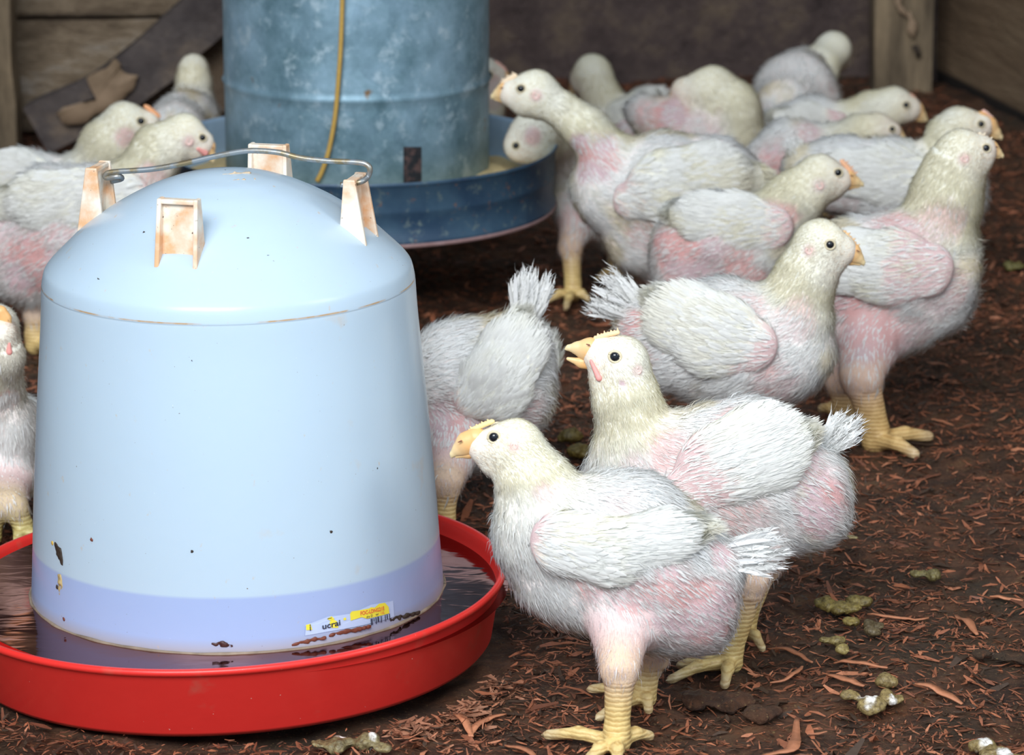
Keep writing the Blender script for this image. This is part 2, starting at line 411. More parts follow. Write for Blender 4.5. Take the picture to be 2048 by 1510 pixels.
    edge = np.clip(pink * (1.15 - pink) * 4, 0, 1) * (1 - np.clip(headw * 2, 0, 1)); m = int(1800 * q)
    if edge.sum() > 5:      # spiky pin feathers fringing the bare patches
        P, N, vi = sample(Vw, Q, Nw, m, edge + .03 * (1 - headw) * (~legv)); fl = flow[vi].copy(); fl[:, 2] -= .3
        o = up_(blades('pin_feathers', P, N, fl, rng.uniform(.005, .011, m), rng.uniform(.0005, .0011, m), np.tile(WHITE, (m, 1)), np.full(m, .16), M_FEATHER, root, .4, .2)); o['kind'] = 'stuff'
    if hd:
        # ---- face
        f = unit(bt - bb); upv = unit(wv - f * np.dot(wv, f)); 
        if 'up' in hd: upv = unit(np.array(hd['up'], float) - f * np.dot(hd['up'], f))
        la = np.cross(f, upv); br = hd.get('br', 22) * px2m(bb); bl_ = np.linalg.norm(bt - bb)
        def HB(a, b, c=0): return bb + f * a * bl_ + upv * b * br + la * c * br
        op = hd.get('open', 0.0)
        def bq(p): return p
        def beakmesh(nm, pr, cfun, mat, vx=.0007):
            v, qq, n_ = nets(pr, vx); off = (v - bb) @ la; v = v - np.outer(off * .22, la); return up_(npmesh(nm, v, [qq], mat, root, True, cfun(v)))
        upb = [(HB(-.40, .12), HB(.05, .16), br * .86, br * .72, .003), (HB(.05, .16), HB(.55, .0), br * .72, br * .40, .003),
               (HB(.55, .0), HB(.88, -.14), br * .40, br * .17, .002), (HB(.88, -.14), HB(1.0, -.30), br * .17, br * .05, .002),
               (HB(-.7, -.42), HB(.25, -.20), br * .34, br * .32, .003)]
        tipc = np.array([.86, .70, .40]); orr = np.array([.90, .50, .20])
        def bcf(v): x = np.clip(((v - bb) @ f) / bl_, 0, 1)[:, None]; return orr * (1 - x) + tipc * x
        beakmesh('upper_beak', upb, bcf, M_BEAK)
        dn = -.50 - op
        lwb = [(HB(-.5, -.62 - op * .3), HB(.2, dn), br * .42, br * .32, .003), (HB(.2, dn), HB(.78, dn + .12 - op * .35), br * .32, br * .12, .002)]
        beakmesh('lower_beak', lwb, lambda v: bcf(v) * (.96, .92, .85), M_BEAK)
        if q >= 1 or D.get('comb'):
            nsr = np.stack([HB(.12, .62, sg * .74) for sg in (-1, 1)]); pr = [(p, p + f * br * .30, br * .06, br * .03, .001) for p in nsr]
            v, qq, _ = nets(pr, .0005); up_(npmesh('nostril', v, [qq], m_nostril, root))
        # comb
        cb = hd.get('comb')
        if cb:
            Yc = hd['face'][3] if len(hd['face']) > 3 else None
            c0 = J((cb[0], cb[1], 1, Yc))[0]; c1 = J((cb[2], cb[3], 1, Yc))[0]; cm = (c0 + c1) / 2
            out = unit(cm - (J(hd['cran'])[0] + J(hd['face'])[0]) / 2); u = px2m(cm); nT = cb[4] if len(cb) > 4 else 8
            pts = [c0 * (1 - x) + c1 * x + out * u * (1.5 * math.sin(math.pi * (.1 + .8 * x)) - 1.5) for x in np.linspace(0, 1, nT)]
            ch = 1.0 if q >= 1 else .55; pr = [(a, b, 4.0 * u, 4.0 * u, .0012) for a, b in zip(pts, pts[1:])]
            for i, p in enumerate(pts): pr.append((p, p + out * u * (6 + 3 * (i % 2)) * ch, 3.0 * u, 1.2 * u, .0006))
            cc = np.array(hd.get('combcol', (.93, .66, .30)))
            v, qq, n_ = nets(pr, .0006); up_(npmesh('comb', v, [qq], M_COMB, root, True, np.tile(cc, (len(v), 1))))
        if 'wattle' in hd:
            a = hit(*hd['wattle'][0:2]); b = hit(*hd['wattle'][2:4]); u = px2m(a)
            v, qq, n_ = nets([(a, b, 3.5 * u, 7 * u, .001)], .0007); up_(npmesh('wattle', v, [qq], M_COMB, root, True, np.tile([.85, .36, .32], (len(v), 1))))
        # eyes, both sides
        if hd.get('eye'):
            e = hit(hd['eye'][0], hd['eye'][1]); er = hd['eye'][2] * px2m(e); hc = (J(hd['cran'])[0])
            m_ = e - 2 * la * np.dot(e - hc, la)
            for p in (e, m_):
                nrm = unit(la * np.sign(np.dot(p - hc, la)) + .15 * unit(p - hc)); c = p - nrm * er * .35
                a_ = np.linspace(0, np.pi, 13); v, ff = lathe(np.stack([np.sin(a_) * er + 1e-6, np.cos(a_) * er], -1), 20)
                up_(npmesh('eye', v + c, ff, M_EYE, root))
                t1 = unit(np.cross(nrm, upv)); t2 = np.cross(nrm, t1); aa = np.linspace(0, 2 * np.pi, 25)[:, None]
                ring = c + nrm * er * .52 + (np.cos(aa) * t1 + np.sin(aa) * t2 * .92) * er * 1.0
                v, ff = tube(ring, er * .23, 8); up_(npmesh('eyelid', v, ff, M_EYERING, root))
        if hd.get('ear'):
            e = hit(hd['ear'][0], hd['ear'][1]); u = px2m(e); m_ = e - 2 * la * np.dot(e - J(hd['cran'])[0], la)
            for p in (e, m_):
                nrm = la * np.sign(np.dot(p - bb, la)); aa = np.linspace(0, 2 * np.pi * .82, 16)[:, None]
                ring = p - nrm * u * 1.2 + (np.cos(aa) * upv + np.sin(aa) * f) * u * 6.0
                v, ff = tube(ring, 2.6 * u, 8); up_(npmesh('ear', v, ff, M_COMB, root, True, np.tile([.88, .62, .56], (len(v), 1))))
    # ---- wings
    for wi, wg in enumerate(D.get('wings', [])):
        js = [(hit(x, y), r) for x, y, r in wg['j']]
        fixed = wg.get('Y')
        if fixed: js = [(W(x, y, fixed), r) for x, y, r in wg['j']]
        for side in ((1, -1) if not wg.get('one') else (1,)):
            pr = []; pts = []
            for p, r in js:
                r = r * px2m(p)
                if side < 0: p = p - 2 * nv * np.dot(p - P0, nv) - np.array([0, 0, .014])
                pts.append((p, r))
            TH = wg.get('th', .30)
            mean_v = np.mean([np.dot(p - P0, nv) for p, r in pts])
            def tw(p): x = (np.asarray(p) - P0) @ B.T; x[..., 1] = x[..., 1] / TH; return x
            for (a, ra), (b, rb) in zip(pts, pts[1:]): pr.append((tw(a), tw(b), ra, rb, .004))
            v, qq, n_ = nets(pr, vox * 1.15)
            v[:, 1] *= TH; n_ = n_.copy(); n_[:, 1] /= TH; vw = v @ B + P0; nw = unit(n_ @ B)
            vw = vw + nw * ((fbm(vw, .014, 3, 5) - .5) * .0020)[:, None]
            ax = unit(pts[-1][0] - pts[0][0]); Lw = np.linalg.norm(pts[-1][0] - pts[0][0]) + pts[0][1] + pts[-1][1]
            x = ((vw - pts[0][0]) @ ax + pts[0][1]) / Lw
            n1 = fbm(vw, .016, 3, 12 + D.get('seed', 0))
            bare = wg.get('bare', .38); pk = np.clip((1 - sstep(bare - .12, bare + .14, x + (n1 - .5) * .35)), 0, 1)[:, None]
            cw = PALE * (1 - pk) + (SKIN * .25 + PINK * .4 + MAUVE * .35) * pk
            wo = up_(npmesh('wing', vw, [qq], M_SKIN, root, True, cw))
            # slender contour feathers
            nf = int((11000 if side > 0 else 2500) * q * wg.get('dens', 1)); den = 1 - .86 * pk[:, 0]
            P, N, vi = sample(vw, qq, nw, nf, den); out = (N @ nv) * side * (1 if mean_v * side < 0 or True else -1)
            xi = x[vi]; Lf = (.0065 + .0085 * np.clip(xi, 0, 1)) * rng.uniform(.7, 1.2, nf); wf = Lf * (.055 + .045 * xi)
            fd = np.repeat(ax[None], nf, 0); fd = fd + np.array([0, 0, -.22]) * (1 - xi[:, None])
            sy = sstep(.46, .66, fbm(vw, .026, 3, 60 + D.get('seed', 0)))[vi][:, None] * wg.get('stain', .5)
            cc = (WHITE * .8 + PALE * .2) * (1 - sy * .45) + CREAM * sy * .45; cc = cc * rng.uniform(.94, 1.04, (nf, 1))
            o = blades('wing_feathers', P, N, fd, Lf, wf, np.clip(cc, 0, .96), np.full(nf, .09), M_FEATHER, wo, .5, .12); o['kind'] = 'stuff'
            if side > 0 and q >= .8:
                # pin feathers fringing the bare part, then overlapping coverts behind it
                m = int(420 * wg.get('dens', 1)); ew = np.clip(pk[:, 0] * (1.1 - pk[:, 0]) * 4, 0, 1) + .12 * pk[:, 0]
                P, N, vi = sample(vw, qq, nw, m, ew + 1e-4); fd = np.repeat(ax[None], m, 0) + np.array([0, 0, -.25])
                blades('pin_feathers', P, N, fd, rng.uniform(.007, .014, m), rng.uniform(.0007, .0014, m), np.tile(WHITE, (m, 1)), np.full(m, .12), M_FEATHER, wo, .3, .18)['kind'] = 'stuff'
                m = int(260 * wg.get('dens', 1)); sel = (1 - pk[:, 0]) * (x < .86)
                P, N, vi = sample(vw, qq, nw, m, sel + 1e-4); Lc = rng.uniform(.009, .015, m)[:, None]
                fd = ax[None] + rng.normal(0, .10, (m, 3)) + np.array([0, 0, -.15]) * (1 - x[vi])[:, None]; fd = unit(fd - N * (fd * N).sum(-1, keepdims=True))
                vanes('covert_feather', P + N * .0004, P + fd * Lc + N * .0016, N + rng.normal(0, .08, (m, 3)), Lc[:, 0] * .34, -N * .002, np.clip((WHITE * .85 + PALE * .15) * rng.uniform(.95, 1.03, (m, 1)), 0, .96), M_FEATHER, wo, 6)['kind'] = 'stuff'
            # flight feathers along the rear
            nq = wg.get('quills', 11)
            if nq and len(pts) > 1 and side > 0:
                k = rng.uniform(0, 1, nq * 2); sgn = np.sign(mean_v) * side * -1
                a, ra = pts[-2]; b, rb = pts[-1]; perp = unit(np.cross(ax, nv)); perp = perp * (1 if perp[2] < 0 else -1)
                sp = np.linspace(-.75, .75, nq); o_n = nv * np.sign(np.dot(a - P0, nv) if abs(np.dot(a - P0, nv)) > 1e-4 else -1)
                ou = o_n * min(ra, rb) * TH
                S0 = a[None] + perp[None] * (sp[:, None] * ra * .9) + ou * .8
                S1 = b[None] + ax * rb * (1.15 - .35 * np.abs(sp[:, None])) + perp[None] * (sp[:, None] * rb * .9) + ou * .25
                vanes('flight_feather', S0, S1, np.repeat(o_n[None], nq, 0) + rng.normal(0, .15, (nq, 3)), np.full(nq, max(ra, rb) * .42),
                      np.repeat(o_n[None] * .004, nq, 0), np.clip((WHITE * .6 + PALE * .4) * rng.uniform(.95, 1.04, (nq, 1)), 0, .96), M_FEATHER, wo)['kind'] = 'stuff'
    # ---- tail
    tl = D.get('tail')
    if tl:
        a = onplane(*tl['base']) if 'Y' not in tl else W(*tl['base'], tl['Y']); b = onplane(*tl['tip']) if 'Y' not in tl else W(*tl['tip'], tl['Y']); u = px2m(a); n = int(tl.get('n', 46)); sp = tl['spread'] * u
        d = unit(b - a); pr_ = unit(np.cross(d, nv)); x = rng.uniform(-1, 1, n)[:, None]; y = rng.normal(0, .45, n)[:, None]
        S0 = a - d * .006 + pr_ * x * sp * .35 + nv * y * sp * .4
        S1 = a + (b - a) * (rng.uniform(.62, 1.08, (n, 1)) * (1 - .14 * x * x)) + pr_ * x * sp + nv * y * sp * .9
        up = nv + pr_ * rng.normal(0, .5, n)[:, None]
        up_(vanes('tail_feathers', S0, S1, up, rng.uniform(.0022, .0048, n), pr_ * rng.normal(0, .003, n)[:, None] + np.array([0, 0, -.002]),
              np.clip(WHITE * rng.uniform(.95, 1.05, (n, 1)), 0, .96), M_FEATHER, root))['kind'] = 'stuff'
        m = int(1500 * q); k = rng.integers(0, n, m); t = rng.uniform(.1, .95, m)[:, None]; P = S0[k] * (1 - t) + S1[k] * t + rng.normal(0, .001, (m, 3))
        up_(blades('tail_down', P, rng.normal(0, 1, (m, 3)) + nv * -1.0, np.repeat(d[None], m, 0), rng.uniform(.004, .010, m), rng.uniform(.0003, .0008, m), np.tile(WHITE, (m, 1)), np.full(m, .35), M_FEATHER, root))['kind'] = 'stuff'
    ALL_CH.append(root); return root
m_nostril = m_simple('nostril_dark', (.25, .10, .06), .7)
# pixel outlines are unprojected onto each bird's own upright median plane at its real depth Y (m)
chicken(dict(label='nearest white chicken, facing left in profile beside the red tray, bare pink rear',
    Y=2.035, slope=-.10, seed=1, vs=.85,
    torso=[(1400,1165,72),(1350,1150,125),(1245,1095,150),(1130,1065,118)],
    extra=[[(1398,1240,62),(1345,1210,102),(1180,1175,95)],[(1110,1145,92),(1092,1075,106)],[(1440,1120,30),(1380,1110,70)]],
    neck=[(1082,1015,84),(1065,965,72)],
    head=dict(cran=(1030,895,60), face=(968,893,36), jaw=(985,925,30), beak=((938,890),(899,907)), br=30, eye=(988,874,12), ear=(1028,893), comb=(940,862,985,842,9), combcol=(.93,.70,.32)),
    wings=[dict(j=[(1125,1085,66),(1215,1105,68),(1310,1078,56),(1385,1055,26)], bare=.10, stain=.8, quills=7, th=.34)],
    tail=dict(base=(1440,1112), tip=(1572,1098), spread=50, n=80),
    pink=[(1400,1225,105),(1340,1180,70,.9),(1260,1185,52,.85),(1180,1165,50,.8),(1440,1110,38),(1085,985,26,.6),(1230,1010,36,.35)],
    legs=[dict(foot=(1234,1486), hock=(1240,1336), hip=(1240,1220), r=(72,36,25), toes=[(1082,1468),(1165,1530),(1235,1535),(1306,1470)]),
          dict(foot=(1290,1395), hock=(1305,1310), hip=(1290,1230), r=(60,30,22), toes=[(1172,1376),(1190,1438),(1298,1422)])]))
chicken(dict(label='white chicken with raised head and open beak, facing left behind the nearest chicken',
    Y=2.15, slope=-.06, seed=2, vs=.9,
    torso=[(1625,960,60),(1570,965,112),(1490,935,132),(1375,950,132),(1270,930,90)],
    extra=[[(1640,1030,52),(1590,1010,95),(1440,1000,130)],[(1255,985,98),(1300,940,90)]],
    neck=[(1268,860,76),(1252,800,66)],
    head=dict(cran=(1240,728,60), face=(1200,710,36), jaw=(1212,755,36), beak=((1180,704),(1133,690)), br=31, open=.35, eye=(1230,713,12), ear=(1275,742), comb=(1190,676,1236,664,8), combcol=(.93,.62,.36), wattle=(1182,722,1198,756)),
    wings=[dict(j=[(1375,985,52),(1440,935,84),(1510,905,92),(1570,885,46)], bare=.42, quills=7, th=.34)],
    tail=dict(base=(1650,895), tip=(1712,838), spread=36, n=40),
    pink=[(1640,1010,78),(1600,930,60,.8),(1330,900,50,.7),(1460,850,45,.6),(1270,930,40,.5),(1480,1045,80,.6),(1680,880,32),(1245,765,10)],
    legs=[dict(foot=(1462,1325), hock=(1500,1165), hip=(1490,1060), r=(75,36,23), toes=[(1330,1362),(1352,1330),(1448,1374),(1482,1300)]),
          dict(foot=(1492,1262), hock=(1530,1130), hip=(1530,1040), r=(60,30,20), toes=[(1528,1300),(1440,1285)])]))
chicken(dict(label='white chicken facing right with fanned tail, directly behind the open-beaked chicken',
    Y=2.47, slope=.04, seed=3,
    torso=[(1290,650,58),(1350,680,98),(1440,685,126),(1545,690,114)],
    extra=[[(1590,690,80),(1600,650,60)],[(1460,720,95),(1560,725,82)]],
    neck=[(1592,605,74),(1612,555,62)],
    head=dict(cran=(1640,492,53), face=(1682,500,33), jaw=(1665,520,30), beak=((1700,508),(1731,524)), br=25, eye=(1660,489,10), ear=(1618,502), comb=(1688,464,1712,492,6), combcol=(.93,.60,.30)),
    wings=[dict(j=[(1500,690,56),(1440,675,84),(1385,645,76),(1340,610,38)], bare=.22, quills=7)],
    tail=dict(base=(1275,625), tip=(1192,572), spread=56),
    pink=[(1262,650,40),(1560,770,60,.7),(1500,610,40,.5),(1590,640,50,.5),(1290,720,45,.6),(1540,740,40,.6)],
    legs=[dict(foot=(1450,985), hock=(1440,860), hip=(1440,760), r=(60,28,19), toes=[(1540,990)]),
          dict(foot=(1550,955), hock=(1545,850), hip=(1540,760), r=(55,26,18), toes=[(1640,960),(1600,985)])]))
chicken(dict(label='tall white chicken striding right at the right side, one thick yellow leg forward',
    Y=2.66, slope=.10, seed=4, legcol=(.80,.54,.22),
    torso=[(1640,560,60),(1710,540,100),(1800,545,122),(1862,555,95)],
    extra=[[(1700,610,80),(1800,620,88)],[(1880,520,80),(1880,610,60)],[(1740,660,62),(1800,620,80)]],
    neck=[(1875,460,80),(1893,390,68),(1912,335,58)],
    head=dict(cran=(1925,308,50), face=(1962,302,33), jaw=(1955,325,28), beak=((1980,300),(2008,310)), br=20, eye=(1972,296,9), ear=(1930,318), comb=(1958,268,1985,285,5), combcol=(.93,.80,.60)),
    wings=[dict(j=[(1850,540,58),(1790,535,78),(1720,525,66),(1670,515,34)], bare=.48, stain=.9, quills=8)],
    pink=[(1800,460,60,.8),(1740,660,80,.8),(1880,440,55,.6),(1890,590,60,.6),(1700,590,60),(1830,670,50,.6)],
    legs=[dict(foot=(1750,880), hock=(1722,752), hip=(1745,665), r=(72,42,27), toes=[(1868,872),(1838,911),(1722,858)]),
          dict(foot=(1690,835), hock=(1682,755), hip=(1720,660), r=(60,34,24), toes=[(1770,842),(1640,815)])]))
chicken(dict(label='smaller white chicken with deep orange beak facing right, squeezed between three larger ones',
    Y=2.80, slope=.05, seed=5,
    torso=[(1375,495,76),(1430,480,92),(1510,480,88)],
    extra=[[(1370,550,66),(1480,545,80)]],
    neck=[(1545,445,64),(1592,398,54)],
    head=dict(cran=(1640,355,46), face=(1676,360,30), jaw=(1660,380,26), beak=((1692,360),(1728,366)), br=23, eye=(1676,345,9), ear=(1640,372), comb=(1684,322,1708,348,6), combcol=(.90,.50,.30)),
    wings=[dict(j=[(1540,455,46),(1480,445,60),(1420,435,50),(1370,430,28)], bare=.20, stain=1.0, quills=7)],
    pink=[(1370,510,95),(1460,550,90,.9),(1560,440,45,.8)],
    legs=[dict(foot=(1420,720), hock=(1410,640), hip=(1420,560), r=(48,24,17), toes=[(1480,720)]),
          dict(foot=(1480,700), hock=(1475,630), hip=(1480,560), r=(48,24,17), toes=[(1540,700)])]))
chicken(dict(label='large white chicken facing left, its head held above the blue feeder tray',
    Y=2.93, slope=-.06, seed=6,
    torso=[(1505,390,50),(1430,375,98),(1330,380,114),(1240,390,92)],
    extra=[[(1400,440,80),(1290,470,88)],[(1200,370,55),(1260,380,80)]],
    neck=[(1212,305,54),(1168,256,38),(1128,222,32)],
    head=dict(cran=(1070,188,48), face=(1026,187,30), jaw=(1046,206,27), beak=((1012,186),(982,190)), br=24, eye=(1042,177,9), ear=(1072,192), comb=(1005,166,1030,150,6), combcol=(.92,.72,.50)),
    wings=[dict(j=[(1265,400,40),(1330,375,74),(1410,360,76),(1490,360,36)], bare=.12, stain=1.0, quills=8)],
    pink=[(1190,320,55),(1160,290,30),(1280,470,42,.7),(1380,300,26,.5)],
    tail=dict(base=(1505,375), tip=(1550,400), spread=24, n=24),
    legs=[dict(foot=(1330,660), hock=(1320,580), hip=(1320,470), r=(48,24,17), toes=[(1270,660)]),
          dict(foot=(1390,640), hock=(1380,570), hip=(1380,470), r=(48,24,17), toes=[(1330,640)])]))
chicken(dict(label='white chicken bending its head down into the right side of the blue feeder tray',
    Y=3.09, seed=7, q=.7,
    torso=[(1225,440,55),(1190,415,72),(1150,385,62)],
    neck=[(1130,330,46,3.085),(1118,280,42,3.075)],
    head=dict(cran=(1068,276,54,3.055), face=(1040,292,34,3.05), beak=((1040,300),(1030,322)), br=18, eye=(1032,291,8), ear=(1062,280), comb=(1022,272,1018,296,5), combcol=(.9,.6,.4)),
    pink=[(1068,275,24,.8),(1190,420,60,.6),(1130,330,40,.4)],
    legs=[dict(foot=(1146,588), hock=(1142,492), hip=(1160,430), r=(42,24,16), toes=[(1092,602),(1130,618),(1180,600)], dy=.01),
          dict(foot=(1232,545), hock=(1226,480), hip=(1215,440), r=(38,22,15), toes=[(1190,560),(1230,566)])]))
chicken(dict(label='chicken whose head peeks out from behind the right edge of the grey feeder cylinder',
    Y=3.30, slope=.0, seed=8, q=.5,
    torso=[(850,330,60),(910,310,72),(940,300,60)], neck=[(962,240,46),(965,200,42)],
    head=dict(cran=(965,152,38), face=(992,155,25), beak=((1002,158),(1024,172)), br=20, eye=(978,149,8), comb=(992,124,1012,142,5), combcol=(.9,.5,.4)),
    pink=[(985,165,22,.6),(985,200,26,.6)],
    legs=[dict(foot=(890,470), hock=(890,420), hip=(890,360), r=(38,20,14), toes=[(930,470)]),
          dict(foot=(930,460), hock=(930,410), hip=(930,350), r=(38,20,14), toes=[(970,460)])]))
chicken(dict(label='far chicken with head turned away, first one right of the feeder at the back',
    Y=3.62, slope=-.5, seed=9, q=.5,
    torso=[(1320,250,45),(1280,245,58),(1225,245,52)], neck=[(1212,225,42),(1200,190,38)],
    head=dict(cran=(1185,150,41), face=(1165,162,28), beak=((1152,172),(1140,186)), br=14),
    wings=[dict(j=[(1240,235,34),(1285,215,36),(1322,190,24)], bare=.05, stain=.1, quills=5)],
    pink=[(1240,260,40,.7)],
    legs=[dict(foot=(1260,345), hock=(1258,310), hip=(1260,270), r=(34,18,13), toes=[(1220,348)]),
          dict(foot=(1290,335), hock=(1288,305), hip=(1290,270), r=(34,18,13), toes=[(1250,338)])]))
chicken(dict(label='far chicken with rounded cream neck tucking its red beak down to preen',
    Y=3.42, slope=-.2, seed=10, q=.6, cream=1.3,
    torso=[(1290,225,36),(1340,255,58),(1400,275,74),(1440,290,62)], neck=[(1475,260,54),(1468,215,50)],
    head=dict(cran=(1425,182,50), face=(1372,185,33), beak=((1358,188),(1334,214)), br=19),
    pink=[(1340,235,50),(1300,235,40,.8),(1400,275,60,.6)],
    legs=[dict(foot=(1390,405), hock=(1388,360), hip=(1390,310), r=(38,20,14), toes=[(1340,408)]),
          dict(foot=(1430,395), hock=(1428,350), hip=(1430,310), r=(38,20,14), toes=[(1380,398)])]))
chicken(dict(label='farthest chicken, seen from behind, rump raised and back bare pink, near the wooden post',
    Y=3.72, slope=.8, seed=11, q=.6, squash=1.0,
    torso=[(1570,210,62,3.58),(1590,190,82,3.64),(1605,150,56,3.72)], extra=[[(1560,250,66,3.60),(1620,240,72,3.64)]],
    neck=[(1632,140,42,3.76)],
    head=dict(cran=(1666,100,36,3.79), face=(1678,118,27,3.81), beak=((1690,120),(1700,130)), br=12),
    pink=[(1600,195,42),(1550,190,24,.6),(1640,195,40,.8)],
    legs=[dict(foot=(1575,325), hock=(1573,300), hip=(1575,260), r=(34,18,13), toes=[(1600,320)]),
          dict(foot=(1625,318), hock=(1624,292), hip=(1622,250), r=(34,18,13), toes=[(1650,312)])]))
chicken(dict(label='far chicken stretching its neck to the right, orange-red beak lowered, below the post',
    Y=3.45, slope=.1, seed=12, q=.6, cream=1.2,
    torso=[(1560,262,46),(1620,250,50),(1680,250,46)], neck=[(1715,238,38),(1745,224,38)],
    head=dict(cran=(1788,214,40), face=(1818,218,27), beak=((1828,222),(1856,238)), br=22, eye=(1812,210,8), comb=(1822,190,1842,214,6), combcol=(.90,.45,.30)),
    wings=[dict(j=[(1670,250,28),(1620,240,34),(1570,240,22)], bare=.3, quills=4)],
    pink=[(1640,265,40,.7)],
    legs=[dict(foot=(1610,385), hock=(1608,340), hip=(1610,280), r=(34,18,13), toes=[(1650,385)]),
          dict(foot=(1650,378), hock=(1648,335), hip=(1650,280), r=(34,18,13), toes=[(1690,378)])]))
chicken(dict(label='half-hidden far chicken with small yellow beak, just in front of the neck-stretching one',
    Y=3.27, slope=.1, seed=13, q=.6,
    torso=[(1540,320,46),(1580,305,62),(1640,300,52)], neck=[(1690,285,40),(1720,268,36)],
    head=dict(cran=(1755,260,33), face=(1782,264,23), beak=((1790,266),(1812,276)), br=16, eye=(1784,258,7)),
    pink=[(1550,330,60),(1620,270,34,.9)],
    tail=dict(base=(1555,290), tip=(1580,262), spread=24, n=20),
    legs=[dict(foot=(1580,440), hock=(1578,390), hip=(1580,330), r=(34,18,13), toes=[(1620,440)]),
          dict(foot=(1620,430), hock=(1618,385), hip=(1620,330), r=(34,18,13), toes=[(1660,430)])]))
chicken(dict(label='white chicken facing right whose beak shows just above the tall right chicken',
    Y=3.05, slope=.03, seed=14, q=.8,
    torso=[(1610,330,40),(1680,350,72),(1790,365,86),(1890,375,82)], extra=[[(1900,395,68),(1780,390,80)]],
    neck=[(1895,310,56),(1905,280,50)],
    head=dict(cran=(1920,258,43), face=(1960,252,29), beak=((1974,252),(2007,274)), br=22, eye=(1962,248,8), comb=(1968,222,1990,244,6), combcol=(.90,.55,.45)),
    wings=[dict(j=[(1850,370,48),(1780,350,62),(1700,345,46),(1640,340,24)], bare=.12, stain=.2, quills=7)],
    pink=[(1810,325,26,.7),(1690,400,50,.7)],
    tail=dict(base=(1605,320), tip=(1580,285), spread=20, n=22),
    legs=[dict(foot=(1800,560), hock=(1795,500), hip=(1800,430), r=(44,22,16), toes=[(1850,560)]),
          dict(foot=(1860,540), hock=(1855,490), hip=(1860,430), r=(44,22,16), toes=[(1910,540)])]))
chicken(dict(label='white chicken with bright orange comb at the left, its beak hidden behind its neighbour',
    Y=3.10, slope=.05, seed=15, q=.8,
    torso=[(-30,390,80),(50,385,80),(130,385,76)], neck=[(190,335,58),(218,290,52)],
    head=dict(cran=(250,250,46), face=(292,250,31), beak=((306,256),(338,268)), br=22, eye=(282,242,9), ear=(262,278), comb=(292,212,318,232,7), combcol=(.95,.45,.22)),
    wings=[dict(j=[(110,375,40),(40,355,56),(-30,350,40)], bare=.15, quills=5)],
    pink=[(250,275,22,.7),(60,330,40,.4)],
    legs=[dict(foot=(30,590), hock=(28,540), hip=(30,440), r=(44,22,16), toes=[(80,590)]),
          dict(foot=(80,570), hock=(78,520), hip=(80,440), r=(44,22,16), toes=[(130,570)])]))
chicken(dict(label='white chicken facing right with bowed yellowish head, behind the drinker dome at the left',
    Y=2.88, slope=.05, seed=16, cream=1.35,
    torso=[(30,470,88),(110,430,98),(210,415,84),(270,400,62)], extra=[[(45,530,80),(120,490,100),(200,460,80)],[(100,440,90),(180,470,88),(120,560,60)]],
    neck=[(290,345,60),(320,300,48)],
    head=dict(cran=(368,270,42), face=(402,285,28), jaw=(388,300,24), beak=((412,294),(430,322)), br=20, eye=(405,275,8), ear=(378,284), wattle=(396,298,410,306)),
    wings=[dict(j=[(250,395,50),(170,400,64),(90,400,60),(20,410,34)], bare=.05, stain=.5, quills=8)],
    pink=[(60,540,80),(110,490,60,.8),(15,460,40,.8),(310,360,40,.7)],
    legs=[dict(foot=(70,690), hock=(72,622), hip=(80,540), r=(55,26,19), toes=[(140,692),(110,712)]),
          dict(foot=(150,680), hock=(150,610), hip=(150,520), r=(50,24,17), toes=[(210,680)])]))
chicken(dict(label='chicken facing away with pale cream back of the head, left of the grey feeder cylinder',
    Y=3.35, slope=1.2, seed=17, q=.6, cream=1.2,
    torso=[(350,270,72,3.30),(372,258,72,3.36),(382,230,55,3.42)], neck=[(386,196,42,3.44),(387,165,36,3.45)],
    head=dict(cran=(387,140,31,3.46), face=(388,140,26,3.475), beak=((389,142),(390,146)), br=12),
    pink=[],
    legs=[dict(foot=(350,430), hock=(350,390), hip=(350,320), r=(38,20,14), toes=[(370,420)]),
          dict(foot=(400,425), hock=(400,385), hip=(395,320), r=(38,20,14), toes=[(420,415)])]))
chicken(dict(label='chicken cut off by the left edge, facing the camera close beside the drinker dome',
    Y=2.46, slope=0, seed=18, squash=1.0, legcol=(.62,.54,.18),
    torso=[(-20,880,80,2.54),(-5,900,86,2.48),(0,850,76,2.44)], extra=[[(10,940,66,2.43),(5,820,58,2.43)]],
    neck=[(0,760,48,2.42),(2,710,40,2.41)],
    head=dict(cran=(-10,655,46,2.43), face=(0,668,34,2.405), beak=((6,638),(24,668)), br=17, Y=2.39, wattle=(18,688,18,704)),
    pink=[(10,800,30,.8),(-20,840,40,.5)],
    wings=[dict(j=[(48,820,30),(58,880,36),(56,940,24)], bare=.0, quills=4, Y=2.49, one=1, th=.8)],
    legs=[dict(foot=(46,1072), hock=(28,1012), hip=(18,940), r=(38,26,19), toes=[(80,1085),(30,1090)]),
          dict(foot=(-20,1072), hock=(-20,1010), hip=(-15,950), r=(50,30,23), toes=[(-40,1090)])]))
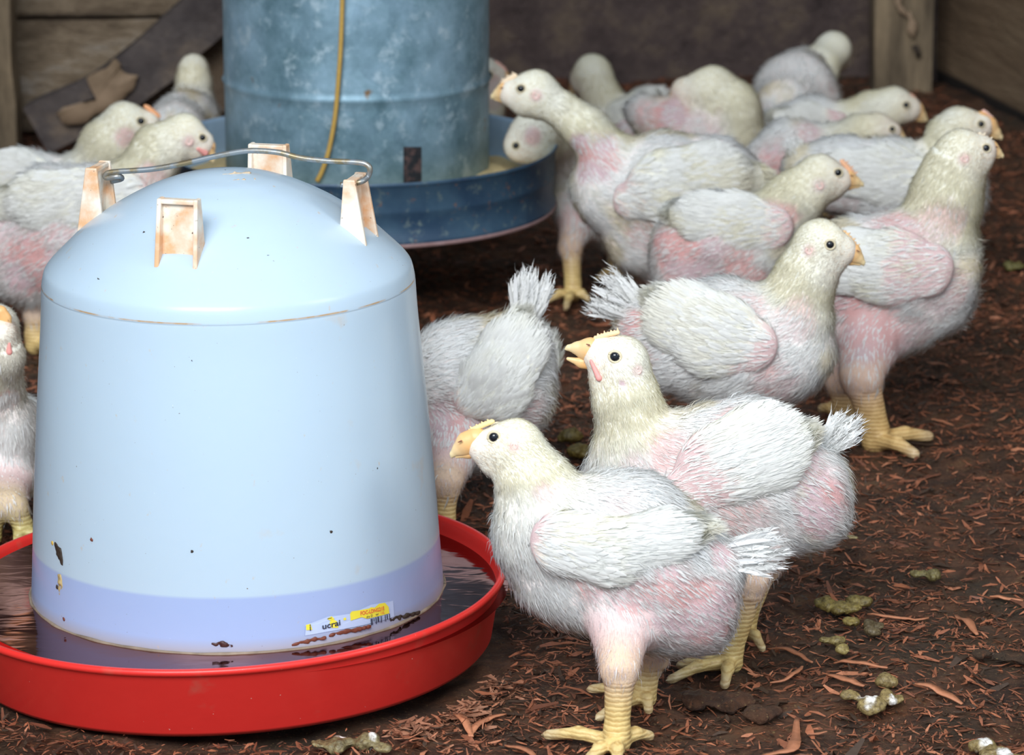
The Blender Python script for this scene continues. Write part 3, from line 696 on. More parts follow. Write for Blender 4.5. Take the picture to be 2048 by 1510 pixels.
chicken(dict(label='white chicken bending behind the drinker, only its rump and raised bushy tail showing',
    Y=2.46, slope=-.25, seed=19, vs=1.1,
    torso=[(1040,675,48),(1005,730,98),(930,760,118),(880,800,100)], extra=[[(1010,800,84),(920,860,90)],[(1040,800,55),(1040,740,55)]],
    neck=[(790,880,60),(770,940,44)],
    head=dict(cran=(755,985,40), face=(735,1000,27), beak=((725,1005),(700,1020)), br=20),
    wings=[dict(j=[(940,800,40),(985,775,74),(1020,710,66),(1030,660,34)], bare=.10, stain=.25, quills=9, th=.4)],
    pink=[(890,830,55,.8),(1050,830,50,.7),(1052,640,26),(940,870,60,.6)],
    tail=dict(base=(1048,648), tip=(1074,544), spread=46, n=95),
    legs=[dict(foot=(890,1060), hock=(893,965), hip=(910,870), r=(62,30,20), toes=[(850,1075),(905,1085)]),
          dict(foot=(800,1020), hock=(805,940), hip=(850,860), r=(55,28,20), toes=[(760,1030)])]))

# ------------------------------------------------------------------ drinker
DX, DY = -.1648, 2.153
def TL(V): return np.asarray(V)
dr = empty('poultry_drinker', (DX, DY, 0), 'white plastic dome drinker with wire handle standing in a round red water tray', 'drinker')
t = NT('bell_plastic'); co = t.new('ShaderNodeTexCoord'); sx = t.new('ShaderNodeSeparateXYZ'); t.lk(co.outputs['Object'], sx.inputs[0])
mr = t.new('ShaderNodeMapRange'); mr.inputs[1].default_value = .0705; mr.inputs[2].default_value = .0725; t.lk(sx.outputs[2], mr.inputs[0])
c = t.mix(mr.outputs[0], (.37, .46, .70), (.49, .61, .71))
mr2 = t.new('ShaderNodeMapRange'); mr2.inputs[1].default_value = .036; mr2.inputs[2].default_value = .047; t.lk(sx.outputs[2], mr2.inputs[0])
c = t.mix(mr2.outputs[0], (.40, .33, .30), c)
def band(lo, hi, z=sx.outputs[2]):
    a = t.new('ShaderNodeMath', operation='COMPARE'); t.lk(z, a.inputs[0]); a.inputs[1].default_value = (lo + hi) / 2; a.inputs[2].default_value = (hi - lo) / 2; return a.outputs[0]
def mul(a, b, op='MULTIPLY'):
    m_ = t.new('ShaderNodeMath', operation=op)
    for i, v in enumerate((a, b)):
        if isinstance(v, (int, float)): m_.inputs[i].default_value = v
        else: t.lk(v, m_.inputs[i])
    return m_.outputs[0]
def thr(fac, a, b):
    m_ = t.new('ShaderNodeMapRange'); m_.inputs[1].default_value = a; m_.inputs[2].default_value = b; t.lk(fac, m_.inputs[0]); return m_.outputs[0]
c = t.mix(mul(band(.2292, .2301), thr(t.noise(60, 3), .42, .6)), c, (.50, .34, .20))
c = t.mix(mul(thr(t.noise(150, 4, .6, (1, 1, .6)), .68, .74), .45), c, (.62, .42, .22))
c = t.mix(thr(t.noise(620, 2), .765, .785), c, (.16, .09, .06))
c = t.mix(mul(thr(t.noise(30, 5), .66, .75), .35), c, (.60, .48, .36))
c = t.mix(thr(t.noise(900, 2, .5, (1.3, 1, 1)), .79, .80), c, (.85, .88, .9))
t.lk(c, t.b.inputs['Base Color']); t.set(Roughness=.26); t.b.inputs['Specular IOR Level'].default_value = .32
t.b.inputs['Subsurface Weight'].default_value = .25; t.b.inputs['Subsurface Radius'].default_value = (.6, .8, 1); t.b.inputs['Subsurface Scale'].default_value = .012
t.bump(t.noise(25, 3), .08, .004); M_BELL = t.m
BELL = [(.1262, .028), (.1270, .034), (.1262, .040), (.1248, .060), (.1222, .10), (.1180, .155), (.1136, .205), (.1122, .227), (.1117, .2282), (.1120, .2295), (.1105, .2365), (.1085, .2400), (.1049, .2440), (.0974, .2511), (.0899, .2582), (.0824, .264), (.0749, .2691), (.0674, .2739), (.0599, .2781), (.0524, .2819), (.0449, .2853), (.0375, .2880), (.030, .2905), (.0225, .2922), (.015, .2936), (.0075, .2946), (.0005, .2950)]
BP = np.array(BELL)
bp = spline(np.c_[BP, np.zeros(len(BP))], 5)[:, :2]
bp[:, 0] *= .982; BP[:, 0] *= .982; v, f = lathe(bp, 160)
bell = npmesh('dome', v, f, M_BELL, dr)
def bellr(z): return np.interp(z, BP[:, 1], BP[:, 0])
# tray
t = NT('red_plastic'); c = t.mix(thr(t.noise(40, 5), .62, .8), (.80, .035, .028), (.62, .10, .07)); c = t.mix(thr(t.noise(500, 2), .765, .785), c, (.85, .6, .5))
co = t.new('ShaderNodeTexCoord'); t.lk(c, t.b.inputs['Base Color']); t.set(Roughness=.33); t.bump(t.noise(60, 3), .06, .003); M_RED = t.m
tr_ = [(.0005, .004), (.140, .004), (.1560, .003), (.1585, .006), (.1655, .041), (.1668, .0425), (.1686, .0435), (.1690, .0455), (.1678, .0470), (.1655, .0468), (.1642, .0445), (.1635, .040), (.1560, .010), (.1435, .009),
       (.1425, .0330), (.1405, .0345), (.1330, .0345), (.1315, .033), (.131, .012), (.0005, .012)]
v, f = lathe(tr_, 200); tray = npmesh('tray', v, f, M_RED, dr)
tray.data.polygons.foreach_set('use_smooth', np.ones(len(tray.data.polygons), bool)); tray.location = (-.0055, 0, -.002); tray.rotation_euler = (0, R(-1.7), 0)
t = NT('tray_water'); t.n.remove(t.b); tb_ = t.new('ShaderNodeBsdfTransparent'); tb_.inputs[0].default_value = (.80, .50, .46, 1); gl = t.new('ShaderNodeBsdfGlossy'); gl.inputs['Roughness'].default_value = .08; gl.inputs['Color'].default_value = (.36, .22, .22, 1)
df = t.new('ShaderNodeBsdfDiffuse'); df.inputs[0].default_value = (.32, .09, .075, 1)
fr = t.new('ShaderNodeFresnel'); fr.inputs[0].default_value = 1.5; bm = t.new('ShaderNodeBump'); bm.inputs['Strength'].default_value = .22; bm.inputs['Distance'].default_value = .002
wv_ = t.new('ShaderNodeTexNoise'); wv_.inputs['Scale'].default_value = 30; wv_.inputs['Detail'].default_value = 2; wv_.inputs['Distortion'].default_value = .8; t.lk(t.coord((1, 2.2, 1)), wv_.inputs['Vector'])
t.lk(wv_.outputs[0], bm.inputs['Height']); t.lk(bm.outputs[0], fr.inputs['Normal']); t.lk(bm.outputs[0], gl.inputs['Normal'])
m1 = t.new('ShaderNodeMixShader'); m1.inputs[0].default_value = .42; t.lk(tb_.outputs[0], m1.inputs[1]); t.lk(df.outputs[0], m1.inputs[2])
m2 = t.new('ShaderNodeMixShader'); t.lk(fr.outputs[0], m2.inputs[0]); t.lk(m1.outputs[0], m2.inputs[1]); t.lk(gl.outputs[0], m2.inputs[2]); t.lk(m2.outputs[0], t.out.inputs[0])
v, f = lathe([(.1242, .0388), (.135, .0385), (.150, .0382), (.1630, .0384)], 160); npmesh('water', v, f, t.m, dr)
# grime line round the foot of the dome
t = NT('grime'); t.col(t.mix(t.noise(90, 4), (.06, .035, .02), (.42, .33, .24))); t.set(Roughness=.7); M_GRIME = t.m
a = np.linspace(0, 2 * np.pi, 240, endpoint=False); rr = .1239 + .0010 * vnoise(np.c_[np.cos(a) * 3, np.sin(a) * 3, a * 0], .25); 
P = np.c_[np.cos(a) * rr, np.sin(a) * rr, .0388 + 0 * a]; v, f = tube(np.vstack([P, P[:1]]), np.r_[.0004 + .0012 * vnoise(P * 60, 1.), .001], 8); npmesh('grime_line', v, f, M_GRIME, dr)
# lugs
t = NT('stained_white_plastic'); c = t.mix(thr(t.noise(70, 5), .40, .66), (.84, .76, .64), (.74, .42, .22)); c = t.mix(thr(t.noise(420, 4), .68, .74), c, (.12, .06, .03)); t.lk(c, t.b.inputs['Base Color']); t.set(Roughness=.45); M_LUG = t.m
PH = R(-15)
for k in range(4):
    az = R(-90) + PH + k * R(90); o_ = np.array([math.cos(az), math.sin(az), 0]); s_ = np.array([-math.sin(az), math.cos(az), 0]); zz = np.array([0, 0, 1.])
    rin, rout = .0785, .0865; hw = .0122; zt = .2945; parts = []
    def q_(r, x, z): return o_ * r + s_ * x + zz * z
    def slab(pts8): 
        F = np.array([(0, 1, 2, 3), (7, 6, 5, 4), (0, 4, 5, 1), (1, 5, 6, 2), (2, 6, 7, 3), (3, 7, 4, 0)]); return np.array(pts8), F
    # back web
    parts.append(slab([q_(rin + .0015, -hw, .258), q_(rin + .0015, hw, .258), q_(rin - .001, hw, zt), q_(rin - .001, -hw, zt), q_(rin + .004, -hw, .258), q_(rin + .004, hw, .258), q_(rin + .0008, hw, zt), q_(rin + .0008, -hw, zt)]))
    parts.append(slab([q_(rin - .002, -hw, zt - .0028), q_(rin - .002, hw, zt - .0028), q_(rin - .002, hw, zt), q_(rin - .002, -hw, zt), q_(rin + .0042, -hw, zt - .0028), q_(rin + .0042, hw, zt - .0028), q_(rin + .0040, hw, zt), q_(rin + .0040, -hw, zt)]))
    for sg in (-1, 1):
        x0, x1 = sg * hw, sg * (hw - .0026)
        if sg < 0: x0, x1 = x1, x0
        parts.append(slab([q_(rin - .006, x0 * 1.06, .256), q_(rout + .003, x0 * 1.06, .256), q_(rin + .0045, x0, zt + .0004), q_(rin - .0025, x0, zt + .0004),
                           q_(rin - .006, x1 * 1.06, .256), q_(rout + .003, x1 * 1.06, .256), q_(rin + .0045, x1, zt + .0004), q_(rin - .0025, x1, zt + .0004)]))
    v, f = merge(parts); lg = npmesh('handle_lug', v, f, M_LUG, dr, smooth=False); bv = lg.modifiers.new('bevel', 'BEVEL'); bv.width = .0007; bv.segments = 2
# wire handle
Ml = W(205, 372, 2.153); 
azL = R(-90) + PH + R(270) ; azR = R(-90) + PH + R(90)
def hY(px): return 2.153 + .021 - .042 * (px - 205) / 515.0
wp = [(222, 376), (243, 371), (238, 366), (214, 369), (212, 362), (228, 357), (300, 352), (360, 342), (430, 326), (485, 316), (520, 315), (560, 319), (600, 329), (650, 335), (712, 338), (732, 342), (740, 352), (735, 368), (722, 377), (700, 382), (682, 383)]
P = np.array([W(x, y, hY(x) + (.010 if i in (0, 1) else 0) - (.006 if i > 17 else 0)) for i, (x, y) in enumerate(wp)]) - np.array([DX, DY, 0])
t = NT('dull_wire'); t.col(t.mix(thr(t.noise(90, 4), .45, .6), (.35, .38, .40), (.30, .24, .14))); t.set(Metallic=.7, Roughness=.42); M_WIRE = t.m
Rt = Matrix.Rotation(R(0.6), 3, 'Y')   # undo of the drinker's lean, so the wire keeps its measured place
P = (np.array(Rt) @ P.T).T
v, f = tube(spline(P, 6), .00165, 10); npmesh('wire_handle', v, f, M_WIRE, dr)
# mud splashes
def onbell(px, py, z=None):
    """unit direction and height on the dome under a pixel (drinker space)"""
    d = ray(px, py); best = None
    for tt in np.linspace(1.9, 2.35, 900):
        p = C0 + d * (tt / d[1]); l = np.array(Rt) @ (p - np.array([DX, DY, 0]))
        if np.hypot(l[0], l[1]) < bellr(l[2]): return l
    return None
M_MUD = m_simple('mud', (.035, .022, .014), .7); M_MUD2 = m_simple('pale_mud', (.45, .33, .14), .7); M_BARK = m_simple('bark_bit', (.16, .04, .02), .6)
def splat(name, pts, th, mat, par):
    pr = []; l = [(onbell(x, y), (x, y, r)) for x, y, r in pts]; l = [x for x in l if x[0] is not None]; pts = [x[1] for x in l]; l = [x[0] for x in l]
    if not l: return None
    for i in range(len(l)):
        a = l[i]; b = l[min(i + 1, len(l) - 1)]; pr.append((a, b, pts[i][2] * .0003, pts[min(i + 1, len(pts) - 1)][2] * .0003, .001))
    v, qq, n_ = nets(pr, .0008); c_ = l[0]; n0 = unit(np.array([c_[0], c_[1], 0]) + 1e-6); off = (v - c_) @ n0; v = v - np.outer(off * (1 - th), n0) if th >= .2 else v
    v = v + n_ * ((vnoise(v, .002) - .5) * .0016)[:, None]; return npmesh(name, v, [qq], mat, par)
splat('mud_splash', [(112, 1103, 6), (119, 1118, 10), (122, 1132, 8), (127, 1146, 2)], .4, M_MUD, dr)
splat('mud_splash', [(120, 1166, 7), (121, 1180, 9), (120, 1198, 5)], .35, M_MUD2, dr)
splat('mud_splash', [(100, 1095, 3), (106, 1100, 3)], .3, m_simple('yellow_mud', (.62, .40, .08), .7), dr)
splat('mud_splash', [(116, 1190, 2.5), (116, 1186, 2.5)], .5, M_MUD, dr)
splat('bark_flake', [(184, 1082, 1.2), (184, 1094, 2), (184, 1102, 1)], .3, M_BARK, dr)
splat('bark_flake', [(157, 1111, 1.4), (155, 1115, 1.4)], .3, M_BARK, dr)
splat('bark_flake', [(124, 1247, 3), (129, 1252, 3)], .4, M_BARK, dr)
splat('bark_flake', [(425, 1301, 3), (445, 1302, 5), (463, 1305, 3)], .4, m_simple('dark_bark', (.05, .012, .01), .5), dr)
splat('bark_flake', [(585, 1304, 3), (615, 1294, 4), (648, 1287, 3)], .4, M_BARK, dr)
splat('bark_flake', [(660, 1284, 3), (690, 1276, 4), (712, 1272, 4), (738, 1264, 3)], .4, M_BARK, dr)
splat('bark_flake', [(782, 1252, 3), (800, 1248, 5), (835, 1236, 3)], .4, M_MUD, dr)
splat('bark_flake', [(820, 945, 1.5), (821, 952, 1.5)], .4, M_BARK, dr)
splat('bark_flake', [(580, 1250, 1.2), (582, 1257, 1.2)], .4, m_simple('red_bit', (.5, .05, .05), .5), dr)
splat('mud_splash', [(753, 945, 1.5), (755, 950, 1.5)], .4, M_MUD, dr)
for x, y in ((494, 490), (383, 735), (196, 572), (287, 478), (535, 525), (729, 503), (383, 1115), (660, 1075)): splat('mud_splash', [(x, y, 2.2), (x + 2, y + 1, 1.6)], .4, M_MUD, dr)
M_STAIN = m_simple('dried_stain', (.55, .42, .28), .6)
splat('dirt_stain', [(445, 363, 2), (470, 361, 3), (500, 360, 2)], .08, M_STAIN, dr); splat('dirt_stain', [(455, 375, 1.5), (478, 373, 2), (510, 373, 1)], .08, M_STAIN, dr)
splat('dirt_stain', [(660, 385, 2), (676, 397, 4), (690, 410, 5)], .10, M_STAIN, dr)
# label: a torn sticker curved round the dome
def curved(name, u, zv, faces, mat, par, lift=.0004):
    """u = arc metres from az0, z = height"""
    u = np.asarray(u); zv = np.asarray(zv); rr = bellr(zv) + lift; a = u / .125
    return npmesh(name, np.c_[np.cos(a) * rr, np.sin(a) * rr, zv], faces, mat, par, smooth=False)
def bu(px, py): l = onbell(px, py); return math.atan2(l[1], l[0]) * .125, l[2]
M_YEL = m_simple('yellow_sticker', (.86, .74, .06), .4); M_PAPER = m_simple('sticker_film', (.50, .60, .82), .25); M_INK = m_simple('black_ink', (.03, .035, .06), .5); M_REDINK = m_simple('red_ink', (.80, .13, .06), .5)
def patch(name, poly, mat, par, lift):
    pts = [bu(x, y) for x, y in poly]; m_ = bpy.data.meshes.new('x'); n = len(pts); cu = np.mean(pts, 0)
    P = []; 
    K = 14
    for i in range(n):
        for k in range(4): P.append(np.array(pts[i]) * (1 - k / 4) + np.array(pts[(i + 1) % n]) * k / 4)
    P = np.array(P); rings = [cu + (P - cu) * s for s in (1, .75, .5, .25)]; V = np.vstack(rings + [cu[None]]); N = len(P); Fq = []
    for r_ in range(3): Fq += [(r_ * N + i, r_ * N + (i + 1) % N, (r_ + 1) * N + (i + 1) % N, (r_ + 1) * N + i) for i in range(N)]
    Ft = [(3 * N + i, 3 * N + (i + 1) % N, 4 * N) for i in range(N)]
    return curved(name, V[:, 0], V[:, 1], [np.array(Fq), np.array(Ft)], mat, par, lift)
lab = patch('torn_label', [(610, 1284), (612, 1262), (655, 1246), (700, 1240), (742, 1222), (785, 1214), (788, 1246), (745, 1258), (700, 1268), (655, 1276)], M_PAPER, dr, .0003)
patch('yellow_film', [(699, 1240), (702, 1235), (716, 1233), (737, 1229), (740, 1227), (752, 1228), (757, 1220), (768, 1218), (775, 1226), (777, 1239), (762, 1243), (733, 1250), (722, 1247), (706, 1252), (700, 1254)], M_YEL, lab, .0006)
patch('yellow_film', [(658, 1258), (663, 1250), (673, 1255), (676, 1268), (662, 1268)], M_YEL, lab, .0006)
patch('yellow_film', [(653, 1250), (662, 1245), (668, 1250), (660, 1254)], M_YEL, lab, .0006)
patch('yellow_film', [(611, 1262), (620, 1260), (624, 1272), (612, 1273)], M_YEL, lab, .0006)
patch('yellow_film', [(685, 1249), (690, 1247), (691, 1252), (686, 1253)], M_YEL, lab, .0006)
def writing(name, s, px, py, px2, py2, hpx, mat, bold=0.0):
    cu_ = bpy.data.curves.new('t', 'FONT'); cu_.body = s; cu_.size = 1; cu_.offset = bold; cu_.resolution_u = 3
    to = bpy.data.objects.new('t', cu_); COL.objects.link(to); dg = bpy.context.evaluated_depsgraph_get(); dg.update()
    me = bpy.data.meshes.new_from_object(to.evaluated_get(dg)); bpy.data.objects.remove(to)
    v = np.zeros(len(me.vertices) * 3); me.vertices.foreach_get('co', v); v = v.reshape(-1, 3); wd = v[:, 0].max()
    a = np.array(bu(px, py)); b = np.array(bu(px2, py2)); x = v[:, :1] / wd; h = hpx * .0003
    uz = a + (b - a) * x; zv = uz[:, 1] + v[:, 1] / .7 * h; a_ = uz[:, 0] / .125; rr = bellr(zv) + .0009
    me.vertices.foreach_set('co', np.c_[np.cos(a_) * rr, np.sin(a_) * rr, zv].astype(np.float32).ravel()); me.update()
    return linkmesh(name, me, mat, lab)
writing('red_lettering', 'FOC-LDNG21E', 719, 1243, 766, 1232, 7.5, M_REDINK, .02)
writing('small_lettering', 'dry D    ter', 731, 1249, 756, 1242, 5, M_INK); writing('red_lettering', '15L', 758, 1241, 767, 1239, 5, M_REDINK)
writing('black_lettering', 'ucrai', 643, 1271, 679, 1262, 11, M_INK, .02); writing('black_lettering', 'i', 618, 1274, 621, 1273, 13, M_INK, .02)
writing('black_lettering', '~', 654, 1252, 662, 1250, 6, M_INK, .02)
bars = []; x = 739
while x < 776:
    wbar = rng.choice([1.0, 1.6, 2.4]); y0 = 1250 - (x - 739) * .27; hh = 5 + 8 * min(1, abs(math.sin(x * .35)) + .2)
    a = bu(x, y0); b = bu(x + wbar, y0 - .2); u0, u1 = a[0], b[0]; z1 = a[1]; z0 = z1 - hh * .0003
    bars.append((np.array([(u0, z0), (u1, z0), (u1, z1), (u0, z1)]), np.array([(0, 1, 2, 3)]))); x += wbar + rng.choice([1.0, 1.6, 2.2])
v, f = merge([(np.c_[b_[0], np.zeros(4)], b_[1]) for b_ in bars]); curved('barcode', v[:, 0], v[:, 1], f, M_INK, lab, .0009)
dr.rotation_euler = (0, R(-0.6), 0); dr.location.z = .004

# ------------------------------------------------------------------ feeder
FX, FY = -.128, 3.05
fd = empty('hanging_feeder', (FX, FY, 0), 'galvanised metal feeder cylinder over a dented blue-grey feed tray, hung behind the drinker', 'feeder')
t = NT('galvanised_steel'); vo = t.new('ShaderNodeTexVoronoi'); vo.inputs['Scale'].default_value = 70; t.lk(t.coord(), vo.inputs['Vector'])
c = t.mix(thr(t.noise(16, 6, .7), .34, .66), (.13, .24, .29), (.36, .54, .67)); c = t.mix(.30, c, t.ramp(vo.outputs['Color'], [(.2, (.5, .55, .6)), (.8, (1, 1, 1))]), 'MULTIPLY')
c = t.mix(mul(thr(t.noise(55, 5, .7), .55, .68), .8), c, (.48, .62, .70)); c = t.mix(thr(t.noise(48, 3), .70, .76), c, (.22, .13, .06))
t.lk(c, t.b.inputs['Base Color']); t.set(Metallic=.30, Roughness=.5); t.bump(t.noise(12, 4), .25, .004); M_GALV = t.m
v, f = lathe([(.104, .098), (.1090, .100), (.1090, .180), (.1096, .1875), (.1110, .1895), (.1096, .1915), (.1092, .196), (.1092, .42), (.1098, .422), (.1080, .424), (.1072, .42), (.1072, .10)], 128)
npmesh('cylinder', v, f, M_GALV, fd)
t = NT('blue_painted_metal'); c = t.mix(thr(t.noise(30, 5), .4, .65), (.026, .062, .115), (.050, .105, .165)); c = t.mix(thr(t.noise(95, 5, .7), .58, .70), c, (.15, .20, .20)); c = t.mix(thr(t.noise(110, 4, .7), .62, .70), c, (.23, .12, .07))
t.lk(c, t.b.inputs['Base Color']); t.set(Roughness=.45, Metallic=.15); t.bump(t.noise(60, 4), .15, .002); M_TRAY = t.m
t = NT('pale_blue_metal'); c = t.mix(thr(t.noise(40, 5), .35, .7), (.24, .36, .50), (.33, .47, .62)); t.lk(c, t.b.inputs['Base Color']); t.set(Roughness=.5, Metallic=.1); M_TIN = t.m
v, f = lathe([(.001, .082), (.155, .082), (.1615, .081), (.1645, .083), (.1645, .0865), (.1625, .089), (.1632, .107), (.1640, .1085), (.1640, .111), (.1640, .1295), (.1655, .131), (.1662, .1325), (.1652, .134)], 160)
npmesh('feed_tray', v, f, M_TRAY, fd)
v, f = lathe([(.1652, .134), (.1638, .1335), (.1630, .130), (.1620, .1085), (.1600, .088), (.001, .086)], 160); npmesh('tray_lining', v, f, M_TIN, fd)
t = NT('rusty_edge'); t.col(t.mix(t.noise(120, 4), (.20, .10, .09), (.38, .26, .26))); t.set(Roughness=.7); M_RUST = t.m
a = np.linspace(0, 2 * np.pi, 200); v, f = tube(np.c_[np.cos(a) * .1632, np.sin(a) * .1632, .0825 + 0 * a], .0022, 8); npmesh('rolled_edge', v, f, M_RUST, fd)
# feed meal
t = NT('feed_meal'); t.col(t.mix(t.noise(260, 5), (.42, .30, .12), (.78, .64, .36))); t.set(Roughness=.9); t.bump(t.noise(500, 4), .8, .002); M_MEAL = t.m
rr = np.linspace(.100, .1605, 14); prof = [(r_, .1155 - (r_ - .108) * .32) for r_ in rr]; v, f = lathe(prof, 120); v[:, 2] += (fbm(v, .02, 3) - .5) * .008
npmesh('feed', v, f, M_MEAL, fd)['kind'] = 'stuff'
# slot with rust, slightly proud frame
def cyl_patch(name, px0, px1, py0, py1, mat, rad, par, n=6):
    ps = []
    for px in np.linspace(px0, px1, n):
        for py in (py0, py1):
            d = ray(px, py); tt = 2.9
            for tt in np.linspace(2.8, 3.1, 700):
                p = C0 + d * (tt / d[1])
                if np.hypot(p[0] - FX, p[1] - FY) < rad: break
            ps.append(p - np.array([FX, FY, 0]))
    ps = np.array(ps); inn = ps * np.array([.985, .985, 1]); V = np.vstack([ps, inn]); N = len(ps); F = []
    for i in range(n - 1): a = 2 * i; F += [(a, a + 2, a + 3, a + 1)]
    return npmesh(name, V, np.array(F), mat, par, False)
t = NT('dark_slot'); t.col(t.mix(thr(t.noise(150, 4), .45, .65), (.008, .010, .014), (.09, .05, .045))); t.set(Roughness=.7)
cyl_patch('feed_slot', 807, 843, 294, 366, t.m, .1097, fd)
t = NT('yellow_cord'); t.col(t.mix(t.noise(300, 3), (.42, .25, .05), (.62, .40, .10))); t.set(Roughness=.6); M_CORD = t.m
cp = []
for px, py in [(695, -150), (686, -60), (684, 20), (681, 100), (676, 170), (671, 225), (664, 270), (655, 310), (644, 342), (634, 362)]:
    d = ray(px, py)
    for tt in np.linspace(2.8, 3.1, 900):
        p = C0 + d * (tt / d[1])
        if np.hypot(p[0] - FX, p[1] - FY) < .1145: break
    cp.append(p - np.array([FX, FY, 0]))
cp = [cp[0] + np.array([.01, .06, .10])] + cp
v, f = tube(spline(np.array(cp), 6), .0019, 10); npmesh('hanging_cord', v, f, M_CORD, fd)
# hanger up to the beam
bail = [(-.108, 0, .40), (-.10, 0, .47), (-.05, 0, .54), (0, 0, .56), (.05, 0, .54), (.10, 0, .47), (.108, 0, .40)]
v, f = tube(spline(np.array(bail), 6), .002, 8); npmesh('bail_wire', v, f, M_WIRE, fd)
v, f = tube(np.array([(0, 0, .557), (.002, 0, 1.2), (0, 0, 2.60)]), .003, 8); npmesh('hanging_rope', v, f, M_CORD, fd)

# ------------------------------------------------------------------ floor, walls
def groundz(X, Y):
    P = np.stack([X, Y, X * 0], -1)
    return (fbm(P, .16, 3, 2) - .5) * .016 + (fbm(P, .035, 4, 5) - .5) * .016 - .004
nx, ny = 600, 620
xs = np.linspace(-1.3, 1.05, nx); ys = np.linspace(1.35, 4.5, ny); XX, YY = np.meshgrid(xs, ys); ZZ = groundz(XX, YY)
V = np.stack([XX, YY, ZZ], -1).reshape(-1, 3); i = np.arange(ny - 1)[:, None] * nx + np.arange(nx - 1)[None]
t = NT('litter_soil'); c = t.ramp(t.noise(26, 8, .7), [(.32, (.026, .012, .007)), (.46, (.090, .038, .018)), (.58, (.19, .080, .038)), (.70, (.25, .14, .065))])
c = t.mix(thr(t.noise(9, 4), .50, .68), c, (.070, .047, .026)); c = t.mix(thr(t.noise(160, 5, .7), .58, .70), c, (.28, .105, .045)); c = t.mix(thr(t.noise(420, 3, .7), .62, .68), c, (.34, .22, .09)); c = t.mix(thr(t.noise(300, 3, .7), .62, .70), c, (.02, .010, .006)); t.lk(c, t.b.inputs['Base Color'])
t.lk(t.ramp(t.noise(40, 4), [(.4, (.75, .75, .75)), (.62, (.42, .42, .42))]), t.b.inputs['Roughness']); t.bump(t.noise(220, 8, .75), 1.0, .006); M_SOIL = t.m
fl_ = npmesh('floor', V, np.stack([i, i + 1, i + nx + 1, i + nx], -1).reshape(-1, 4), M_SOIL); fl_['kind'] = 'structure'
# chips
def strips(name, P, yaw, L, Wd, cols, curl, tilt, mat, K=3, twist=None):
    n = len(P); d = np.stack([np.cos(yaw) * np.cos(tilt), np.sin(yaw) * np.cos(tilt), np.sin(tilt)], -1); s = np.stack([-np.sin(yaw), np.cos(yaw), rng.normal(0, .35, n)], -1); s = unit(s)
    u = unit(np.cross(d, s)); t_ = np.linspace(-.5, .5, K)[None, :, None]
    side = rng.normal(0, .22, n)[:, None, None]
    c = P[:, None] + d[:, None] * t_ * L[:, None, None] + u[:, None] * (.25 - t_ * t_) * (curl * L)[:, None, None] + s[:, None] * side * L[:, None, None] * (t_ * t_)
    pr = np.array([.45, 1, .95, .3])[None, :, None] if K == 4 else np.array([.4, 1, .35])[None, :, None]
    w_ = Wd[:, None, None] * .5 * pr * (1 + rng.normal(0, .15, (n, K, 1)))
    th = u[:, None] * (Wd * .10)[:, None, None]
    V = np.stack([c - s[:, None] * w_, c + s[:, None] * w_, c - s[:, None] * w_ * .9 - th, c + s[:, None] * w_ * .9 - th], 2).reshape(-1, 3)
    b = (np.arange(n)[:, None] * K + np.arange(K - 1)[None]).reshape(-1, 1) * 4
    F = np.concatenate([b + np.array([[0, 1, 5, 4]]), b + np.array([[2, 6, 7, 3]]), b + np.array([[0, 4, 6, 2]]), b + np.array([[1, 3, 7, 5]])])
    return npmesh(name, V, F, mat, None, False, np.repeat(cols, K * 4, 0))
t = NT('wood_chip'); a = t.new('ShaderNodeVertexColor', layer_name='Col'); c = t.mix(.5, a.outputs[0], t.ramp(t.noise(300, 4, .6, (1, 1, 1)), [(.3, (.55, .5, .45)), (.7, (1.1, 1.1, 1.1))]), 'MULTIPLY'); t.lk(c, t.b.inputs['Base Color']); t.set(Roughness=.6); M_CHIP = t.m
def chips(n, lmin, lmax, seed, ybias=1.0, bright=0.0):
    X = rng.uniform(-.74, .66, n * 3); Y = 1.72 + (4.15 - 1.72) * rng.random(n * 3) ** ybias
    keep = (X < .43 + (4.14 - Y) * .242) & (np.abs(X) < .185 * Y + .05) & (np.hypot(X - DX, Y - DY) > .166)
    P = np.stack([X, Y, X * 0], -1); dn = fbm(P, .11, 3, seed); keep &= rng.random(n * 3) < sstep(.33, .6, dn) + .30 + .8 * np.exp(-((np.hypot(X - DX, Y - DY) - .18) / .03) ** 2)
    X, Y = X[keep][:n], Y[keep][:n]; n = len(X); L = rng.uniform(lmin, lmax, n) ** 1.0 * np.where(rng.random(n) < .06, 1.9, 1)
    hue = rng.random(n)[:, None]; base = np.array([.14, .050, .026]) * (1 - hue) + np.array([.42, .145, .068]) * hue
    base = np.where(rng.random((n, 1)) < .10 + bright, np.array([.50, .20, .105]), base); base = np.where(rng.random((n, 1)) < .30, np.array([.060, .034, .020]), base)
    pile = .007 * np.exp(-((np.hypot(X - DX, Y - DY) - .175) / .02) ** 2) * rng.random(n)
    z = groundz(X, Y) + rng.uniform(.0003, .003, n) + pile
    return np.stack([X, Y, z], -1), L, base
_c = [chips(*x) for x in ((110000, .0022, .0075, 70, 1.05, -.08), (30000, .004, .011, 71, 1.25, .06), (1500, .012, .020, 72, 1.5, .10))]
